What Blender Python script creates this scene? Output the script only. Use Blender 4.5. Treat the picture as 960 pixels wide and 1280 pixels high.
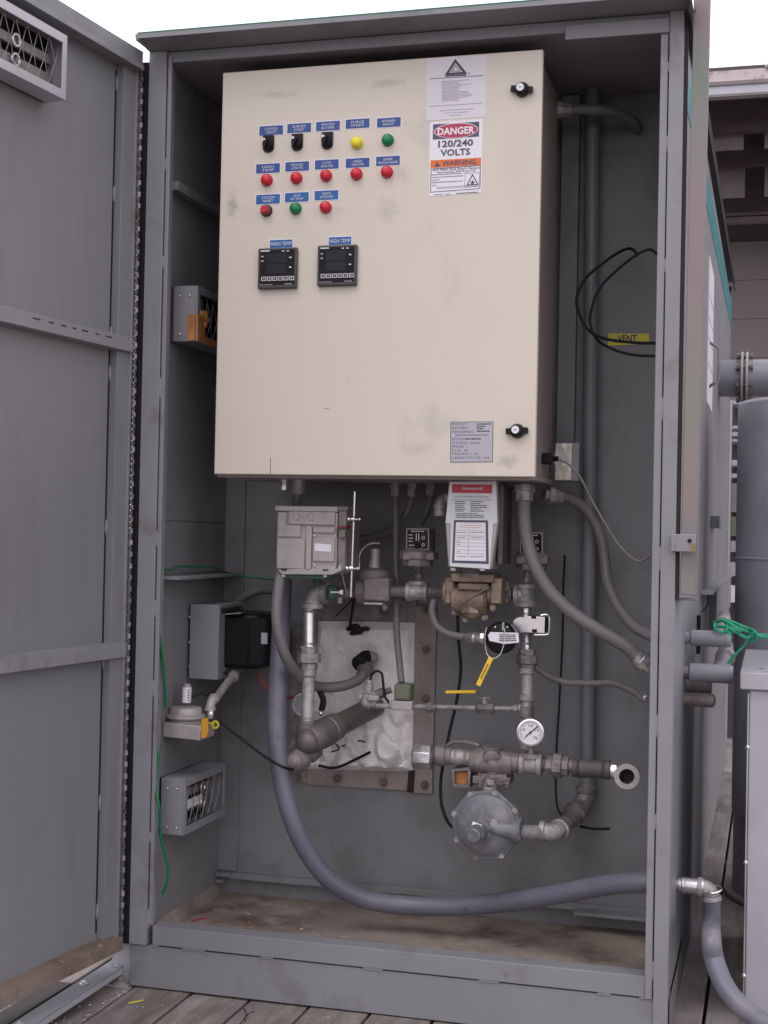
import bpy, bmesh, math, random
from mathutils import Vector, Matrix, noise
random.seed(7)
R = math.radians
for o in list(bpy.data.objects): bpy.data.objects.remove(o)
scene = bpy.context.scene
COL = scene.collection

# ------------------------------------------------------------------ camera
FPX, YAW, PITCH, ROLL = 1745.5, .2701, .0157, .0204
CAM = Vector((1.4436, -3.0384, 1.0784))
_d = Vector((-math.sin(YAW)*math.cos(PITCH), math.cos(YAW)*math.cos(PITCH), math.sin(PITCH)))
_r = Vector((math.cos(YAW), math.sin(YAW), 0)); _u = _r.cross(_d)
_c, _s = math.cos(ROLL), math.sin(ROLL)
_r, _u = _c*_r + _s*_u, -_s*_r + _c*_u
cd = bpy.data.cameras.new('camera'); cam = bpy.data.objects.new('camera', cd); COL.objects.link(cam)
cam.matrix_world = Matrix(((_r.x, _u.x, -_d.x, CAM.x), (_r.y, _u.y, -_d.y, CAM.y), (_r.z, _u.z, -_d.z, CAM.z), (0, 0, 0, 1)))
cd.sensor_fit = 'VERTICAL'; cd.sensor_height = 36; cd.lens = FPX/1280*36; cd.clip_start = .05; cd.clip_end = 2000
scene.camera = cam
scene.render.resolution_x = 768; scene.render.resolution_y = 1024

# ------------------------------------------------------------------ world, sun, exposure
w = bpy.data.worlds.new('World'); scene.world = w; w.use_nodes = True
nt = w.node_tree; nt.nodes.clear()
sky = nt.nodes.new('ShaderNodeTexSky'); sky.sky_type = 'NISHITA'; sky.sun_disc = False
SUN_EL, SUN_AZ = R(58), R(200)
sky.sun_elevation = SUN_EL; sky.sun_rotation = SUN_AZ
sky.air_density = 1.0; sky.dust_density = 8.0; sky.ozone_density = 1.0
hs = nt.nodes.new('ShaderNodeHueSaturation'); hs.inputs['Saturation'].default_value = .12
tint = nt.nodes.new('ShaderNodeMix'); tint.data_type = 'RGBA'; tint.blend_type = 'MULTIPLY'
tint.inputs[0].default_value = 1; tint.inputs[7].default_value = (1.0, .957, 1.0, 1)
bg = nt.nodes.new('ShaderNodeBackground'); bg.inputs['Strength'].default_value = .10
out = nt.nodes.new('ShaderNodeOutputWorld')
oc = nt.nodes.new('ShaderNodeMix'); oc.data_type = 'RGBA'; oc.inputs[0].default_value = .85      # closed cloud cover over the sky texture
oc.inputs[7].default_value = (17, 17, 17.4, 1)
nt.links.new(sky.outputs[0], hs.inputs['Color']); nt.links.new(hs.outputs[0], oc.inputs[6]); nt.links.new(oc.outputs[2], tint.inputs[6])
nt.links.new(tint.outputs[2], bg.inputs['Color']); nt.links.new(bg.outputs[0], out.inputs['Surface'])
sl = bpy.data.lights.new('sun', 'SUN'); sl.energy = .6; sl.angle = R(30); sl.color = (1, .97, .95)
so = bpy.data.objects.new('sun', sl); COL.objects.link(so)
sd = Vector((math.sin(SUN_AZ)*math.cos(SUN_EL), math.cos(SUN_AZ)*math.cos(SUN_EL), math.sin(SUN_EL)))
so.rotation_euler = sd.to_track_quat('Z', 'Y').to_euler()
scene.view_settings.view_transform = 'Standard'; scene.view_settings.look = 'None'
scene.view_settings.exposure = 0.0; scene.view_settings.gamma = 1

# ------------------------------------------------------------------ helpers
def ray(x, y): return _d*FPX + _r*(x-480) - _u*(y-640)
def A(x, y, Y):                      # point seen at (x, y) lying at depth Y
    v = ray(x, y); return CAM + v*((Y-CAM.y)/v.y)
def AX(x, y, X):
    v = ray(x, y); return CAM + v*((X-CAM.x)/v.x)
def AZ(x, y, Z):
    v = ray(x, y); return CAM + v*((Z-CAM.z)/v.z)
V = Vector

def mat(name, col, rough=.6, metal=0., var=.12, scale=6, bump=.15, bscale=90, stain=None, scratch=None, ribs=0, sheen=0, emis=0):
    m = bpy.data.materials.new(name); m.use_nodes = True
    n = m.node_tree.nodes; l = m.node_tree.links; b = n['Principled BSDF']
    tc = n.new('ShaderNodeTexCoord')
    nz = n.new('ShaderNodeTexNoise'); nz.inputs['Scale'].default_value = scale; nz.inputs['Detail'].default_value = 6
    l.new(tc.outputs['Object'], nz.inputs['Vector'])
    rp = n.new('ShaderNodeValToRGB'); rp.color_ramp.elements[0].position = .3; rp.color_ramp.elements[1].position = .7
    rp.color_ramp.elements[0].color = tuple(c*(1-var) for c in col)+(1,); rp.color_ramp.elements[1].color = tuple(min(1, c*(1+var)) for c in col)+(1,)
    l.new(nz.outputs['Fac'], rp.inputs['Fac']); cur = rp.outputs['Color']
    for k, st in enumerate([stain, scratch]):
        if not st: continue
        sc, ssc, lo, hi = st[:4]
        mp = n.new('ShaderNodeMapping'); l.new(tc.outputs['Object'], mp.inputs['Vector'])
        mp.inputs['Scale'].default_value = st[4] if len(st) > 4 else (1, 1, 1)
        mp.inputs['Location'].default_value = (3.1*k+1.7, 2.2, .9)
        n2 = n.new('ShaderNodeTexNoise'); n2.inputs['Scale'].default_value = ssc; n2.inputs['Detail'].default_value = 8; n2.inputs['Roughness'].default_value = .65
        l.new(mp.outputs[0], n2.inputs['Vector'])
        r2 = n.new('ShaderNodeValToRGB'); r2.color_ramp.elements[0].position = lo; r2.color_ramp.elements[1].position = hi
        l.new(n2.outputs['Fac'], r2.inputs['Fac'])
        mx = n.new('ShaderNodeMix'); mx.data_type = 'RGBA'; l.new(r2.outputs['Color'], mx.inputs[0]); l.new(cur, mx.inputs[6])
        mx.inputs[7].default_value = tuple(sc)+(1,); cur = mx.outputs[2]
    l.new(cur, b.inputs['Base Color'])
    b.inputs['Metallic'].default_value = metal
    rr = n.new('ShaderNodeMapRange'); l.new(nz.outputs['Fac'], rr.inputs[0]); rr.inputs[3].default_value = max(.05, rough-.12); rr.inputs[4].default_value = min(1, rough+.12)
    l.new(rr.outputs[0], b.inputs['Roughness'])
    hsrc = None
    if bump:
        n3 = n.new('ShaderNodeTexNoise'); n3.inputs['Scale'].default_value = bscale; n3.inputs['Detail'].default_value = 4
        l.new(tc.outputs['Object'], n3.inputs['Vector'])
        bp = n.new('ShaderNodeBump'); bp.inputs['Strength'].default_value = bump; bp.inputs['Distance'].default_value = .004
        l.new(n3.outputs['Fac'], bp.inputs['Height']); hsrc = bp
    if ribs:
        wv = n.new('ShaderNodeTexWave'); wv.inputs['Scale'].default_value = ribs; wv.bands_direction = 'X'
        l.new(tc.outputs['UV'], wv.inputs['Vector'])
        b2 = n.new('ShaderNodeBump'); b2.inputs['Strength'].default_value = .35; b2.inputs['Distance'].default_value = .003
        l.new(wv.outputs['Fac'], b2.inputs['Height'])
        if hsrc: l.new(hsrc.outputs[0], b2.inputs['Normal'])
        hsrc = b2
    if hsrc: l.new(hsrc.outputs[0], b.inputs['Normal'])
    if max(col) < .05: b.inputs['Specular IOR Level'].default_value = .22
    return m

GP = (.215, .215, .232)
M = dict(
 paint=mat('grey_paint', GP, .5, var=.07, scale=3, bump=.08, bscale=60, stain=((.11, .10, .105), 5, .55, .8), scratch=((.10, .07, .055), 26, .68, .78)),
 paint_in=mat('interior_grey_paint', (.205, .203, .217), .55, var=.08, scale=2.5, bump=.08, bscale=50, stain=((.085, .08, .082), 3, .5, .75), scratch=((.17, .165, .165), 45, .70, .76)),
 post=mat('post_paint', (.24, .237, .258), .5, var=.07, scale=4, bump=.1, bscale=70, stain=((.14, .13, .135), 8, .55, .75), scratch=((.10, .07, .05), 40, .68, .75)),
 door=mat('door_paint', (.215, .216, .232), .5, var=.05, scale=1.3, bump=.05, bscale=30, stain=((.165, .16, .165), 4, .52, .8, (1.5, 1.5, .35)), scratch=((.11, .085, .07), 30, .715, .75, (1, 1, .6))),
 hinge=mat('worn_hinge_steel', (.34, .32, .33), .5, .5, var=.3, scale=30, bump=.2, stain=((.06, .05, .05), 12, .45, .6)),
 hinge2=mat('dark_hinge_steel', (.10, .09, .09), .6, .3, bump=.1),
 rustb=mat('rust_stained_rail', (.22, .17, .14), .8, var=.2, scale=9, bump=.4, bscale=90, stain=((.13, .085, .06), 7, .45, .65), scratch=((.38, .35, .33), 25, .6, .74)),
 guard=mat('dull_guard_wire', (.28, .26, .26), .5, .5, bump=0),
 boltm=mat('dark_rusty_bolt', (.17, .125, .11), .7, .2, var=.3, scale=60, bump=.3),
 chan=mat('dull_dark_channel', (.06, .055, .055), .95, var=.2, scale=10, bump=.2),
 track=mat('track_steel', (.24, .24, .265), .85, var=.08, scale=8, bump=.05),
 rust=mat('rusty_steel', (.26, .22, .20), .8, var=.2, scale=18, bump=.4, bscale=120, stain=((.30, .27, .26), 9, .45, .65), scratch=((.12, .065, .045), 25, .6, .74)),
 floor=mat('rust_stained_floor', (.27, .225, .19), .8, var=.25, scale=9, bump=.25, bscale=70, stain=((.12, .065, .05), 5, .5, .66), scratch=((.40, .35, .32), 14, .6, .72)),
 ceil=mat('ceiling_paint', (.26, .24, .25), .6, bump=.05),
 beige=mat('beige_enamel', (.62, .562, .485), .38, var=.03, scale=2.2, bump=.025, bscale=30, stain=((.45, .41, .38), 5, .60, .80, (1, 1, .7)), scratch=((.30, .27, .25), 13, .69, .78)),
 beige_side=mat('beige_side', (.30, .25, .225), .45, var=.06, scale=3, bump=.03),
 gasket=mat('gasket', (.035, .03, .03), .8, bump=0),
 black=mat('black_plastic', (.010, .009, .010), .35, var=.2, bump=.05),
 blackm=mat('matte_black', (.013, .012, .014), .7, var=.2, bump=.1),
 dark=mat('dark_recess', (.02, .017, .02), .9, bump=0),
 rubber=mat('black_cable_rubber', (.016, .013, .016), .5, bump=.05),
 zinc=mat('galvanised_steel', (.62, .61, .62), .32, .9, var=.15, scale=40, bump=.15, bscale=160, stain=((.3, .28, .27), 18, .55, .75)),
 bright=mat('bright_zinc', (.78, .77, .78), .25, .95, var=.08, bump=.03),
 iron=mat('weathered_pipe_iron', (.22, .20, .192), .55, .4, var=.35, scale=35, bump=.6, bscale=150, stain=((.14, .105, .088), 18, .50, .70), scratch=((.36, .34, .33), 45, .60, .70)),
 iron_grey=mat('grey_cast_iron', (.37, .355, .355), .52, .4, var=.3, scale=25, bump=.6, bscale=170, stain=((.20, .165, .15), 18, .50, .72), scratch=((.42, .40, .40), 50, .62, .72)),
 sleevem=mat('dark_sleeve', (.09, .08, .078), .6, .2, var=.2, scale=20, bump=.25),
 sleevem2=mat('dull_cover_plate', (.105, .105, .12), .5, bump=.05),
 pipe_paint=mat('grey_painted_pipe', (.17, .17, .185), .45, var=.08, scale=5, bump=.05, stain=((.12, .11, .11), 12, .55, .8)),
 bronze=mat('dark_bronze_tube', (.165, .148, .142), .5, .4, var=.3, scale=18, bump=.3, bscale=120, stain=((.17, .15, .13), 8, .5, .7)),
 brass=mat('tarnished_brass', (.30, .24, .185), .5, .45, var=.22, scale=22, bump=.3, bscale=140, stain=((.15, .10, .07), 14, .5, .72)),
 alu=mat('cast_aluminium', (.40, .375, .365), .52, .3, var=.1, scale=14, bump=.25, bscale=200, stain=((.27, .24, .23), 12, .55, .78)),
 alu_dk=mat('dull_cast_aluminium', (.24, .215, .21), .6, .35, var=.15, scale=14, bump=.35, bscale=180, stain=((.14, .115, .10), 15, .5, .75)),
 regul=mat('grey_regulator_paint', (.145, .148, .165), .48, .1, var=.12, scale=12, bump=.15, bscale=120, stain=((.25, .24, .24), 14, .55, .75)),
 conduit=mat('grey_liquidtight_conduit', (.17, .16, .165), .42, var=.08, scale=12, bump=.04, ribs=60),
 hose=mat('blue_grey_hose', (.13, .13, .17), .42, var=.12, scale=9, bump=.08, stain=((.19, .18, .19), 9, .52, .75), scratch=((.09, .08, .085), 35, .6, .72), ribs=0),
 white=mat('white_enamel', (.62, .64, .66), .4, var=.05, bump=.04, stain=((.45, .43, .42), 14, .62, .8)),
 paper=mat('paper', (.66, .64, .68), .6, var=.03, bump=0),
 signw=mat('sign_white', (.74, .73, .77), .4, var=.02, bump=0),
 plate=mat('plate_silver', (.42, .41, .46), .4, .2, var=.04, bump=0),
 ink=mat('black_ink', (.035, .033, .05), .5, bump=0),
 inkg=mat('grey_ink', (.33, .31, .34), .5, bump=0),
 red=mat('danger_red', (.40, .03, .09), .4, bump=0, var=.03),
 hred=mat('banner_red', (.42, .02, .035), .4, bump=0, var=.03),
 orange=mat('sign_orange', (.72, .15, .035), .5, bump=0, var=.04),
 pink=mat('pale_red_ink', (.60, .38, .42), .5, bump=0),
 navy=mat('navy_ink', (.07, .07, .115), .5, bump=0),
 blue=mat('label_blue', (.022, .065, .26), .4, bump=0, var=.04),
 blue2=mat('label_bright_blue', (.012, .10, .32), .4, bump=0, var=.04),
 lred=mat('red_lens', (.55, .015, .03), .22, bump=0, var=.03),
 lred2=mat('dark_red_lens', (.16, .01, .015), .3, bump=0),
 lgreen=mat('green_lens', (.0, .19, .075), .22, bump=0, var=.03),
 lyel=mat('yellow_lens', (.75, .66, .02), .22, bump=0, var=.03),
 ctrl=mat('controller_black', (.05, .045, .05), .4, bump=0),
 disp=mat('display_glass', (.012, .013, .02), .2, bump=0),
 gwire=mat('green_wire', (.0, .16, .06), .45, bump=0),
 rope=mat('green_rope', (.02, .30, .17), .7, var=.25, scale=60, bump=.3, bscale=300),
 rwire=mat('red_wire', (.35, .03, .05), .45, bump=0),
 yellow=mat('yellow_vinyl', (.78, .50, .015), .45, bump=.05, var=.06),
 ytape=mat('yellow_tape', (.62, .55, .03), .5, bump=.05, var=.08),
 ylabel=mat('amber_label', (.60, .28, .02), .5, var=.1, bump=0),
 rustor2=mat('yellow_rust_stain', (.26, .20, .11), .8, var=.3, scale=40, bump=.2),
 rustor=mat('orange_rust', (.42, .17, .05), .9, var=.3, scale=30, bump=.4),
 char=mat('charred_foam', (.035, .022, .02), .9, var=.4, scale=60, bump=.5),
 insul=mat('insulation_wool', (.84, .82, .83), .95, var=.04, scale=14, bump=.45, bscale=200, stain=((.62, .55, .54), 7, .56, .76), scratch=((.14, .10, .10), 12, .67, .74)),
 gskt=mat('green_sealant', (.055, .12, .09), .7, var=.2, bump=.1),
 coil=mat('olive_coil', (.13, .15, .105), .5, var=.1, bump=.05),
 foil=mat('crumpled_foil', (.50, .46, .42), .4, .6, var=.1, bump=1.0, bscale=45),
 roofg=mat('green_roof_edge', (.0, .16, .09), .5, bump=0),
 teal=mat('teal_band', (.03, .22, .24), .45, var=.05, bump=0),
 tubep=mat('faded_pink_green_tube', (.225, .22, .215), .55, .1, var=.05, scale=5, bump=.1, stain=((.27, .19, .195), 2.6, .45, .66, (1, 1, 1)), scratch=((.16, .23, .17), 2.0, .52, .70)),
 cyl=mat('weathered_tank_steel', (.42, .42, .47), .5, .1, var=.15, scale=3, bump=.1, stain=((.25, .225, .235), 4, .5, .75), scratch=((.06, .04, .035), 22, .7, .78)),
 duct=mat('grey_duct_paint', (.24, .238, .27), .4, var=.06, bump=.05),
 galv=mat('pale_galvanised_sheet', (.44, .435, .475), .4, .25, var=.06, scale=9, bump=.05),
 wood=mat('weathered_deck_board', (.235, .205, .195), .88, var=.3, scale=7, bump=.5, bscale=60, stain=((.13, .105, .095), 3.5, .45, .68, (6, .7, 1)), scratch=((.34, .31, .30), 12, .60, .72, (8, .5, 1))),
 earth=mat('packed_gravel', (.13, .11, .10), .95, var=.3, scale=2, bump=.8, bscale=14),
 pebb=mat('pale_grit', (.6, .57, .55), .8, bump=0),
 twig=mat('dark_twig', (.05, .035, .03), .9, bump=.2),
 siding=mat('taupe_siding', (.24, .215, .215), .6, var=.06, scale=1.5, bump=.05),
 timber=mat('dark_purlin', (.085, .066, .068), .8, var=.2, scale=5, bump=.2),
 steelbeam=mat('taupe_beam', (.20, .175, .18), .6, bump=.05),
 skylt=mat('translucent_roof_sheet', (.22, .19, .20), .6, var=.1, bump=.05),
 gutter=mat('pale_gutter', (.42, .42, .47), .4, .2, var=.08, scale=3, bump=.03),
 eave=mat('peeling_metal_roof', (.50, .42, .44), .5, .2, var=.15, scale=4, bump=.1, stain=((.22, .15, .14), 9, .55, .7)),
)

def smudge(m, spots, col):
    n = m.node_tree.nodes; l = m.node_tree.links; b = n['Principled BSDF']; tc = n.new('ShaderNodeTexCoord')
    cur = b.inputs['Base Color'].links[0].from_socket
    nz = n.new('ShaderNodeTexNoise'); nz.inputs['Scale'].default_value = 38; nz.inputs['Detail'].default_value = 8; nz.inputs['Roughness'].default_value = .7; l.new(tc.outputs['Object'], nz.inputs['Vector'])
    for (x, z, rx, rz, k) in spots:
        mp = n.new('ShaderNodeMapping'); mp.inputs['Location'].default_value = (-x/rx, 0, -z/rz); mp.inputs['Scale'].default_value = (1/rx, 0, 1/rz); l.new(tc.outputs['Object'], mp.inputs[0])
        ln = n.new('ShaderNodeVectorMath'); ln.operation = 'LENGTH'; l.new(mp.outputs[0], ln.inputs[0])
        a = n.new('ShaderNodeMath'); a.operation = 'SUBTRACT'; a.inputs[0].default_value = 1; l.new(ln.outputs['Value'], a.inputs[1])
        c = n.new('ShaderNodeMath'); c.operation = 'MULTIPLY_ADD'; l.new(nz.outputs['Fac'], c.inputs[0]); c.inputs[1].default_value = 2.2; c.inputs[2].default_value = -1.35
        d = n.new('ShaderNodeMath'); d.operation = 'ADD'; l.new(a.outputs[0], d.inputs[0]); l.new(c.outputs[0], d.inputs[1])
        e = n.new('ShaderNodeMapRange'); l.new(d.outputs[0], e.inputs[0]); e.inputs[1].default_value = 0; e.inputs[2].default_value = .7; e.inputs[4].default_value = k
        g2 = n.new('ShaderNodeMapRange'); l.new(a.outputs[0], g2.inputs[0]); g2.inputs[2].default_value = .25
        f = n.new('ShaderNodeMath'); f.operation = 'MULTIPLY'; l.new(e.outputs[0], f.inputs[0]); l.new(g2.outputs[0], f.inputs[1])
        mx = n.new('ShaderNodeMix'); mx.data_type = 'RGBA'; l.new(f.outputs[0], mx.inputs[0]); l.new(cur, mx.inputs[6]); mx.inputs[7].default_value = tuple(col)+(1,); cur = mx.outputs[2]
    l.new(cur, b.inputs['Base Color'])
def zramp(m, stops):
    n = m.node_tree.nodes; l = m.node_tree.links; tc = n.new('ShaderNodeTexCoord'); sp = n.new('ShaderNodeSeparateXYZ'); l.new(tc.outputs['Object'], sp.inputs[0])
    nz = n.new('ShaderNodeTexNoise'); nz.inputs['Scale'].default_value = 9; l.new(tc.outputs['Object'], nz.inputs['Vector'])
    ad = n.new('ShaderNodeMath'); ad.operation = 'MULTIPLY_ADD'; l.new(nz.outputs['Fac'], ad.inputs[0]); ad.inputs[1].default_value = .25; l.new(sp.outputs[2], ad.inputs[2])
    mr = n.new('ShaderNodeMapRange'); mr.inputs[1].default_value = 0; mr.inputs[2].default_value = 1.6; l.new(ad.outputs[0], mr.inputs[0])
    cr = n.new('ShaderNodeValToRGB'); l.new(mr.outputs[0], cr.inputs[0])
    for i, (p, c) in enumerate(stops):
        e = cr.color_ramp.elements[i] if i < 2 else cr.color_ramp.elements.new(p)
        e.position = p; e.color = tuple(c)+(1,)
    l.new(cr.outputs[0], n['Principled BSDF'].inputs['Base Color'])
sp_ = []
for (px, py, rx, rz, k) in ((290, 256, .018, .035, .8), (500, 216, .03, .03, .35), (484, 262, .035, .035, .35), (420, 262, .05, .02, .25), (482, 104, .05, .015, .5), (345, 118, .07, .012, .35), (634, 578, .03, .02, .5), (520, 560, .05, .02, .3), (650, 200, .05, .12, .12)):
    q = A(px, py, .014); sp_.append((q.x-.56, q.z-1.21, rx*1.3, rz*1.3, k))
smudge(M['beige'], sp_, (.30, .27, .245))
GY, PK, GN = (.21, .20, .20), (.245, .195, .195), (.17, .20, .165)
zramp(M['tubep'], [(.0, (.21, .205, .18)), (.12, GY), (.22, PK), (.34, (.22, .215, .19)), (.5, PK), (.62, PK), (.70, GY), (.78, GN), (.85, PK), (.93, PK), (1, (.20, .19, .21))])

class B:
    def __init__(s): s.bm = bmesh.new(); s.uv = s.bm.loops.layers.uv.new('UVMap')
    def face(s, vs):
        try: return s.bm.faces.new(vs)
        except ValueError: return None
    def box(s, x0, x1, y0, y1, z0, z1): return s.obox(V(((x0+x1)/2, (y0+y1)/2, (z0+z1)/2)), V((1, 0, 0)), V((0, 1, 0)), V((0, 0, 1)), abs(x1-x0)/2, abs(y1-y0)/2, abs(z1-z0)/2)
    def obox(s, c, a, b, d, ha, hb, hd):
        vs = [s.bm.verts.new(c+a*ha*i+b*hb*j+d*hd*k) for i in (-1, 1) for j in (-1, 1) for k in (-1, 1)]
        for f in ((0, 1, 3, 2), (4, 6, 7, 5), (0, 4, 5, 1), (2, 3, 7, 6), (0, 2, 6, 4), (1, 5, 7, 3)): s.face([vs[i] for i in f])
        return s
    def ring(s, c, ax, r, n, ph=0, ref=None):
        ax = ax.normalized(); ref = ref or (V((0, 0, 1)) if abs(ax.z) < .9 else V((1, 0, 0)))
        e1 = (ref-ax*ref.dot(ax)).normalized(); e2 = ax.cross(e1)
        return [s.bm.verts.new(c+(e1*math.cos(t)+e2*math.sin(t))*r) for t in [2*math.pi*(i/n)+ph for i in range(n)]]
    def join(s, r0, r1):
        n = len(r0)
        for i in range(n): s.face([r0[i], r0[(i+1) % n], r1[(i+1) % n], r1[i]])
    def lathe(s, p, ax, prof, n=20, ph=0, cap=True):
        ax = ax.normalized(); rs = [s.ring(p+ax*h, ax, max(r, 1e-5), n, ph) for h, r in prof]
        for a, b in zip(rs, rs[1:]): s.join(a, b)
        if cap: s.face(rs[0][::-1]); s.face(rs[-1])
        return s
    def cyl(s, p0, p1, r, r1=None, n=20, ph=0): return s.lathe(p0, p1-p0, [(0, r), ((p1-p0).length, r if r1 is None else r1)], n, ph)
    def pipe_open(s, p0, p1, r, ri, n=24):
        L = (p1-p0).length; return s.lathe(p0, p1-p0, [(L*.2, ri*.98), (L, ri), (L, r), (0, r)], n)
    def tube(s, pts, r, n=12, cap=True, flat=None):
        pts = [V(p) for p in pts]; rs = []; t0 = (pts[1]-pts[0]).normalized()
        e1 = t0.orthogonal().normalized(); L = 0; Ls = []
        for i, p in enumerate(pts):
            t = (pts[min(i+1, len(pts)-1)]-pts[max(i-1, 0)]).normalized()
            e1 = (e1-t*e1.dot(t)).normalized(); e2 = t.cross(e1)
            rr = r[i] if isinstance(r, (list, tuple)) else r
            rs.append([s.bm.verts.new(p+(e1*math.cos(a)+e2*math.sin(a))*rr) for a in [2*math.pi*k/n for k in range(n)]])
            if i: L += (p-pts[i-1]).length
            Ls.append(L)
        for i in range(len(rs)-1):
            for k in range(n):
                f = s.face([rs[i][k], rs[i][(k+1) % n], rs[i+1][(k+1) % n], rs[i+1][k]])
                if f:
                    for lp, u in zip(f.loops, (Ls[i], Ls[i], Ls[i+1], Ls[i+1])): lp[s.uv].uv = (u, k/n)
        if cap: s.face(rs[0][::-1]); s.face(rs[-1])
        return s
    def prism(s, pts, off):
        off = V(off); a = [s.bm.verts.new(V(p)) for p in pts]; b = [s.bm.verts.new(V(p)+off) for p in pts]
        s.join(a, b); s.face(a[::-1]); s.face(b); return s
    def frame(s, outer, inner, off):       # ring prism between two polygons
        off = V(off); n = len(outer)
        o0 = [s.bm.verts.new(V(p)) for p in outer]; i0 = [s.bm.verts.new(V(p)) for p in inner]
        o1 = [s.bm.verts.new(V(p)+off) for p in outer]; i1 = [s.bm.verts.new(V(p)+off) for p in inner]
        for a, b in ((o0, i0), (i0, i1), (i1, o1), (o1, o0)): s.join(a, b)
        return s
    def sphere(s, c, r, n=12, sq=(1, 1, 1)):
        bmesh.ops.create_uvsphere(s.bm, u_segments=n, v_segments=n//2+1, radius=1, matrix=Matrix.Translation(c) @ Matrix.Diagonal((r*sq[0], r*sq[1], r*sq[2], 1))); return s
    def torus(s, c, ax, Rr, r, n=24, m=8):
        ax = ax.normalized(); e1 = ax.orthogonal().normalized(); e2 = ax.cross(e1)
        rs = []
        for i in range(n):
            a = 2*math.pi*i/n; d = e1*math.cos(a)+e2*math.sin(a)
            rs.append([s.bm.verts.new(c+d*(Rr+r*math.cos(t))+ax*r*math.sin(t)) for t in [2*math.pi*k/m for k in range(m)]])
        for i in range(n): s.join(rs[i], rs[(i+1) % n])
        return s
    def build(s, name, m, parent=None, bevel=0, smooth=True):
        TINY = ('weld_bead', 'scale_mark', 'printed_line', 'dial_print', 'punched_mark', 'slot', 'notch', 'gutter_joint', 'roof_rib', 'knuckle', 'wire_guard', 'table_rule', 'printed_mark', 'sticker_print', 'rivet', 'rust_crumbs', 'bead_chain')
        bmesh.ops.recalc_face_normals(s.bm, faces=s.bm.faces)
        org = V((0, 0, 0))
        p = parent
        while p: org = org+p.location; p = p.parent
        if org.length: bmesh.ops.translate(s.bm, verts=s.bm.verts, vec=-org)
        me = bpy.data.meshes.new(name); s.bm.to_mesh(me); s.bm.free()
        me.materials.append(M[m] if isinstance(m, str) else m)
        if smooth:
            me.polygons.foreach_set('use_smooth', [True]*len(me.polygons)); me.set_sharp_from_angle(angle=R(35))
        o = bpy.data.objects.new(name, me); COL.objects.link(o); o.parent = parent
        if name in TINY: o['kind'] = 'stuff'
        if bevel:
            bv = o.modifiers.new('bevel', 'BEVEL'); bv.width = bevel; bv.segments = 2; bv.limit_method = 'ANGLE'; bv.angle_limit = R(40)
        return o

def thing(name, label, cat, loc=(0, 0, 0), group=None, kind=None):
    o = bpy.data.objects.new(name, None); COL.objects.link(o); o.location = loc; o.empty_display_size = .05
    tag(o, label, cat, group, kind); return o
def tag(o, label=None, cat=None, group=None, kind=None):
    if label: o['label'] = label
    if cat: o['category'] = cat
    if group: o['group'] = group
    if kind: o['kind'] = kind
    return o
def spl(pts, k=10):
    pts = [V(p) for p in pts]; P = [pts[0]*2-pts[1]]+pts+[pts[-1]*2-pts[-2]]; o = []
    for i in range(1, len(P)-2):
        a, b, c, d = P[i-1:i+3]
        for j in range(k):
            t = j/k; o.append(.5*((2*b)+(c-a)*t+(2*a-5*b+4*c-d)*t*t+(3*b-a-3*c+d)*t**3))
    o.append(pts[-1]); return o
def text(s, c, wd, ht, m, parent, ax=V((1, 0, 0)), up=V((0, 0, 1)), name='lettering', bold=0):
    cu = bpy.data.curves.new('lettering', 'FONT'); cu.body = s; cu.align_x = 'CENTER'; cu.align_y = 'CENTER'; cu.resolution_u = 2; cu.offset = bold
    cu.space_line = .95
    ob = bpy.data.objects.new('lettering', cu); me = bpy.data.meshes.new_from_object(ob); bpy.data.objects.remove(ob)
    xs = [v.co.x for v in me.vertices]; ys = [v.co.y for v in me.vertices]
    if not xs: return None
    cx, cy = (max(xs)+min(xs))/2, (max(ys)+min(ys))/2; sx = wd/(max(xs)-min(xs)); sy = ht/(max(ys)-min(ys))
    org = V((0, 0, 0)); p = parent
    while p: org = org+p.location; p = p.parent
    for v in me.vertices: v.co = c+ax*((v.co.x-cx)*sx)+up*((v.co.y-cy)*sy)-org
    me.materials.clear(); me.materials.append(M[m]); me.name = name
    o = bpy.data.objects.new(name, me); COL.objects.link(o); o.parent = parent; return o
def ptext(s, px, py, wpx, hpx, Y, m, parent, name='lettering', bold=0):      # lettering lying on the plane at depth Y
    c = A(px, py, Y); return text(s, c, (A(px+wpx/2, py, Y)-A(px-wpx/2, py, Y)).length, (A(px, py-hpx/2, Y)-A(px, py+hpx/2, Y)).length, m, parent, name=name, bold=bold)
def rect(px, py, wpx, hpx, Y, th, m, parent, name, bevel=0):
    c = A(px, py, Y); wd = (A(px+wpx/2, py, Y)-A(px-wpx/2, py, Y)).length/2; ht = (A(px, py-hpx/2, Y)-A(px, py+hpx/2, Y)).length/2
    return B().box(c.x-wd, c.x+wd, c.y-th, c.y, c.z-ht, c.z+ht).build(name, m, parent, bevel)
def ptbox(x0, x1, y0, y1, Y0, Y1):    # box whose front face (at Y0) spans the given picture area
    a = A(x0, (y0+y1)/2, Y0); b = A(x1, (y0+y1)/2, Y0); t = A((x0+x1)/2, y0, Y0); u = A((x0+x1)/2, y1, Y0)
    return (a.x, b.x, Y0, Y1, u.z, t.z)
S = .00187      # metres per picture unit near the piping

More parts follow.
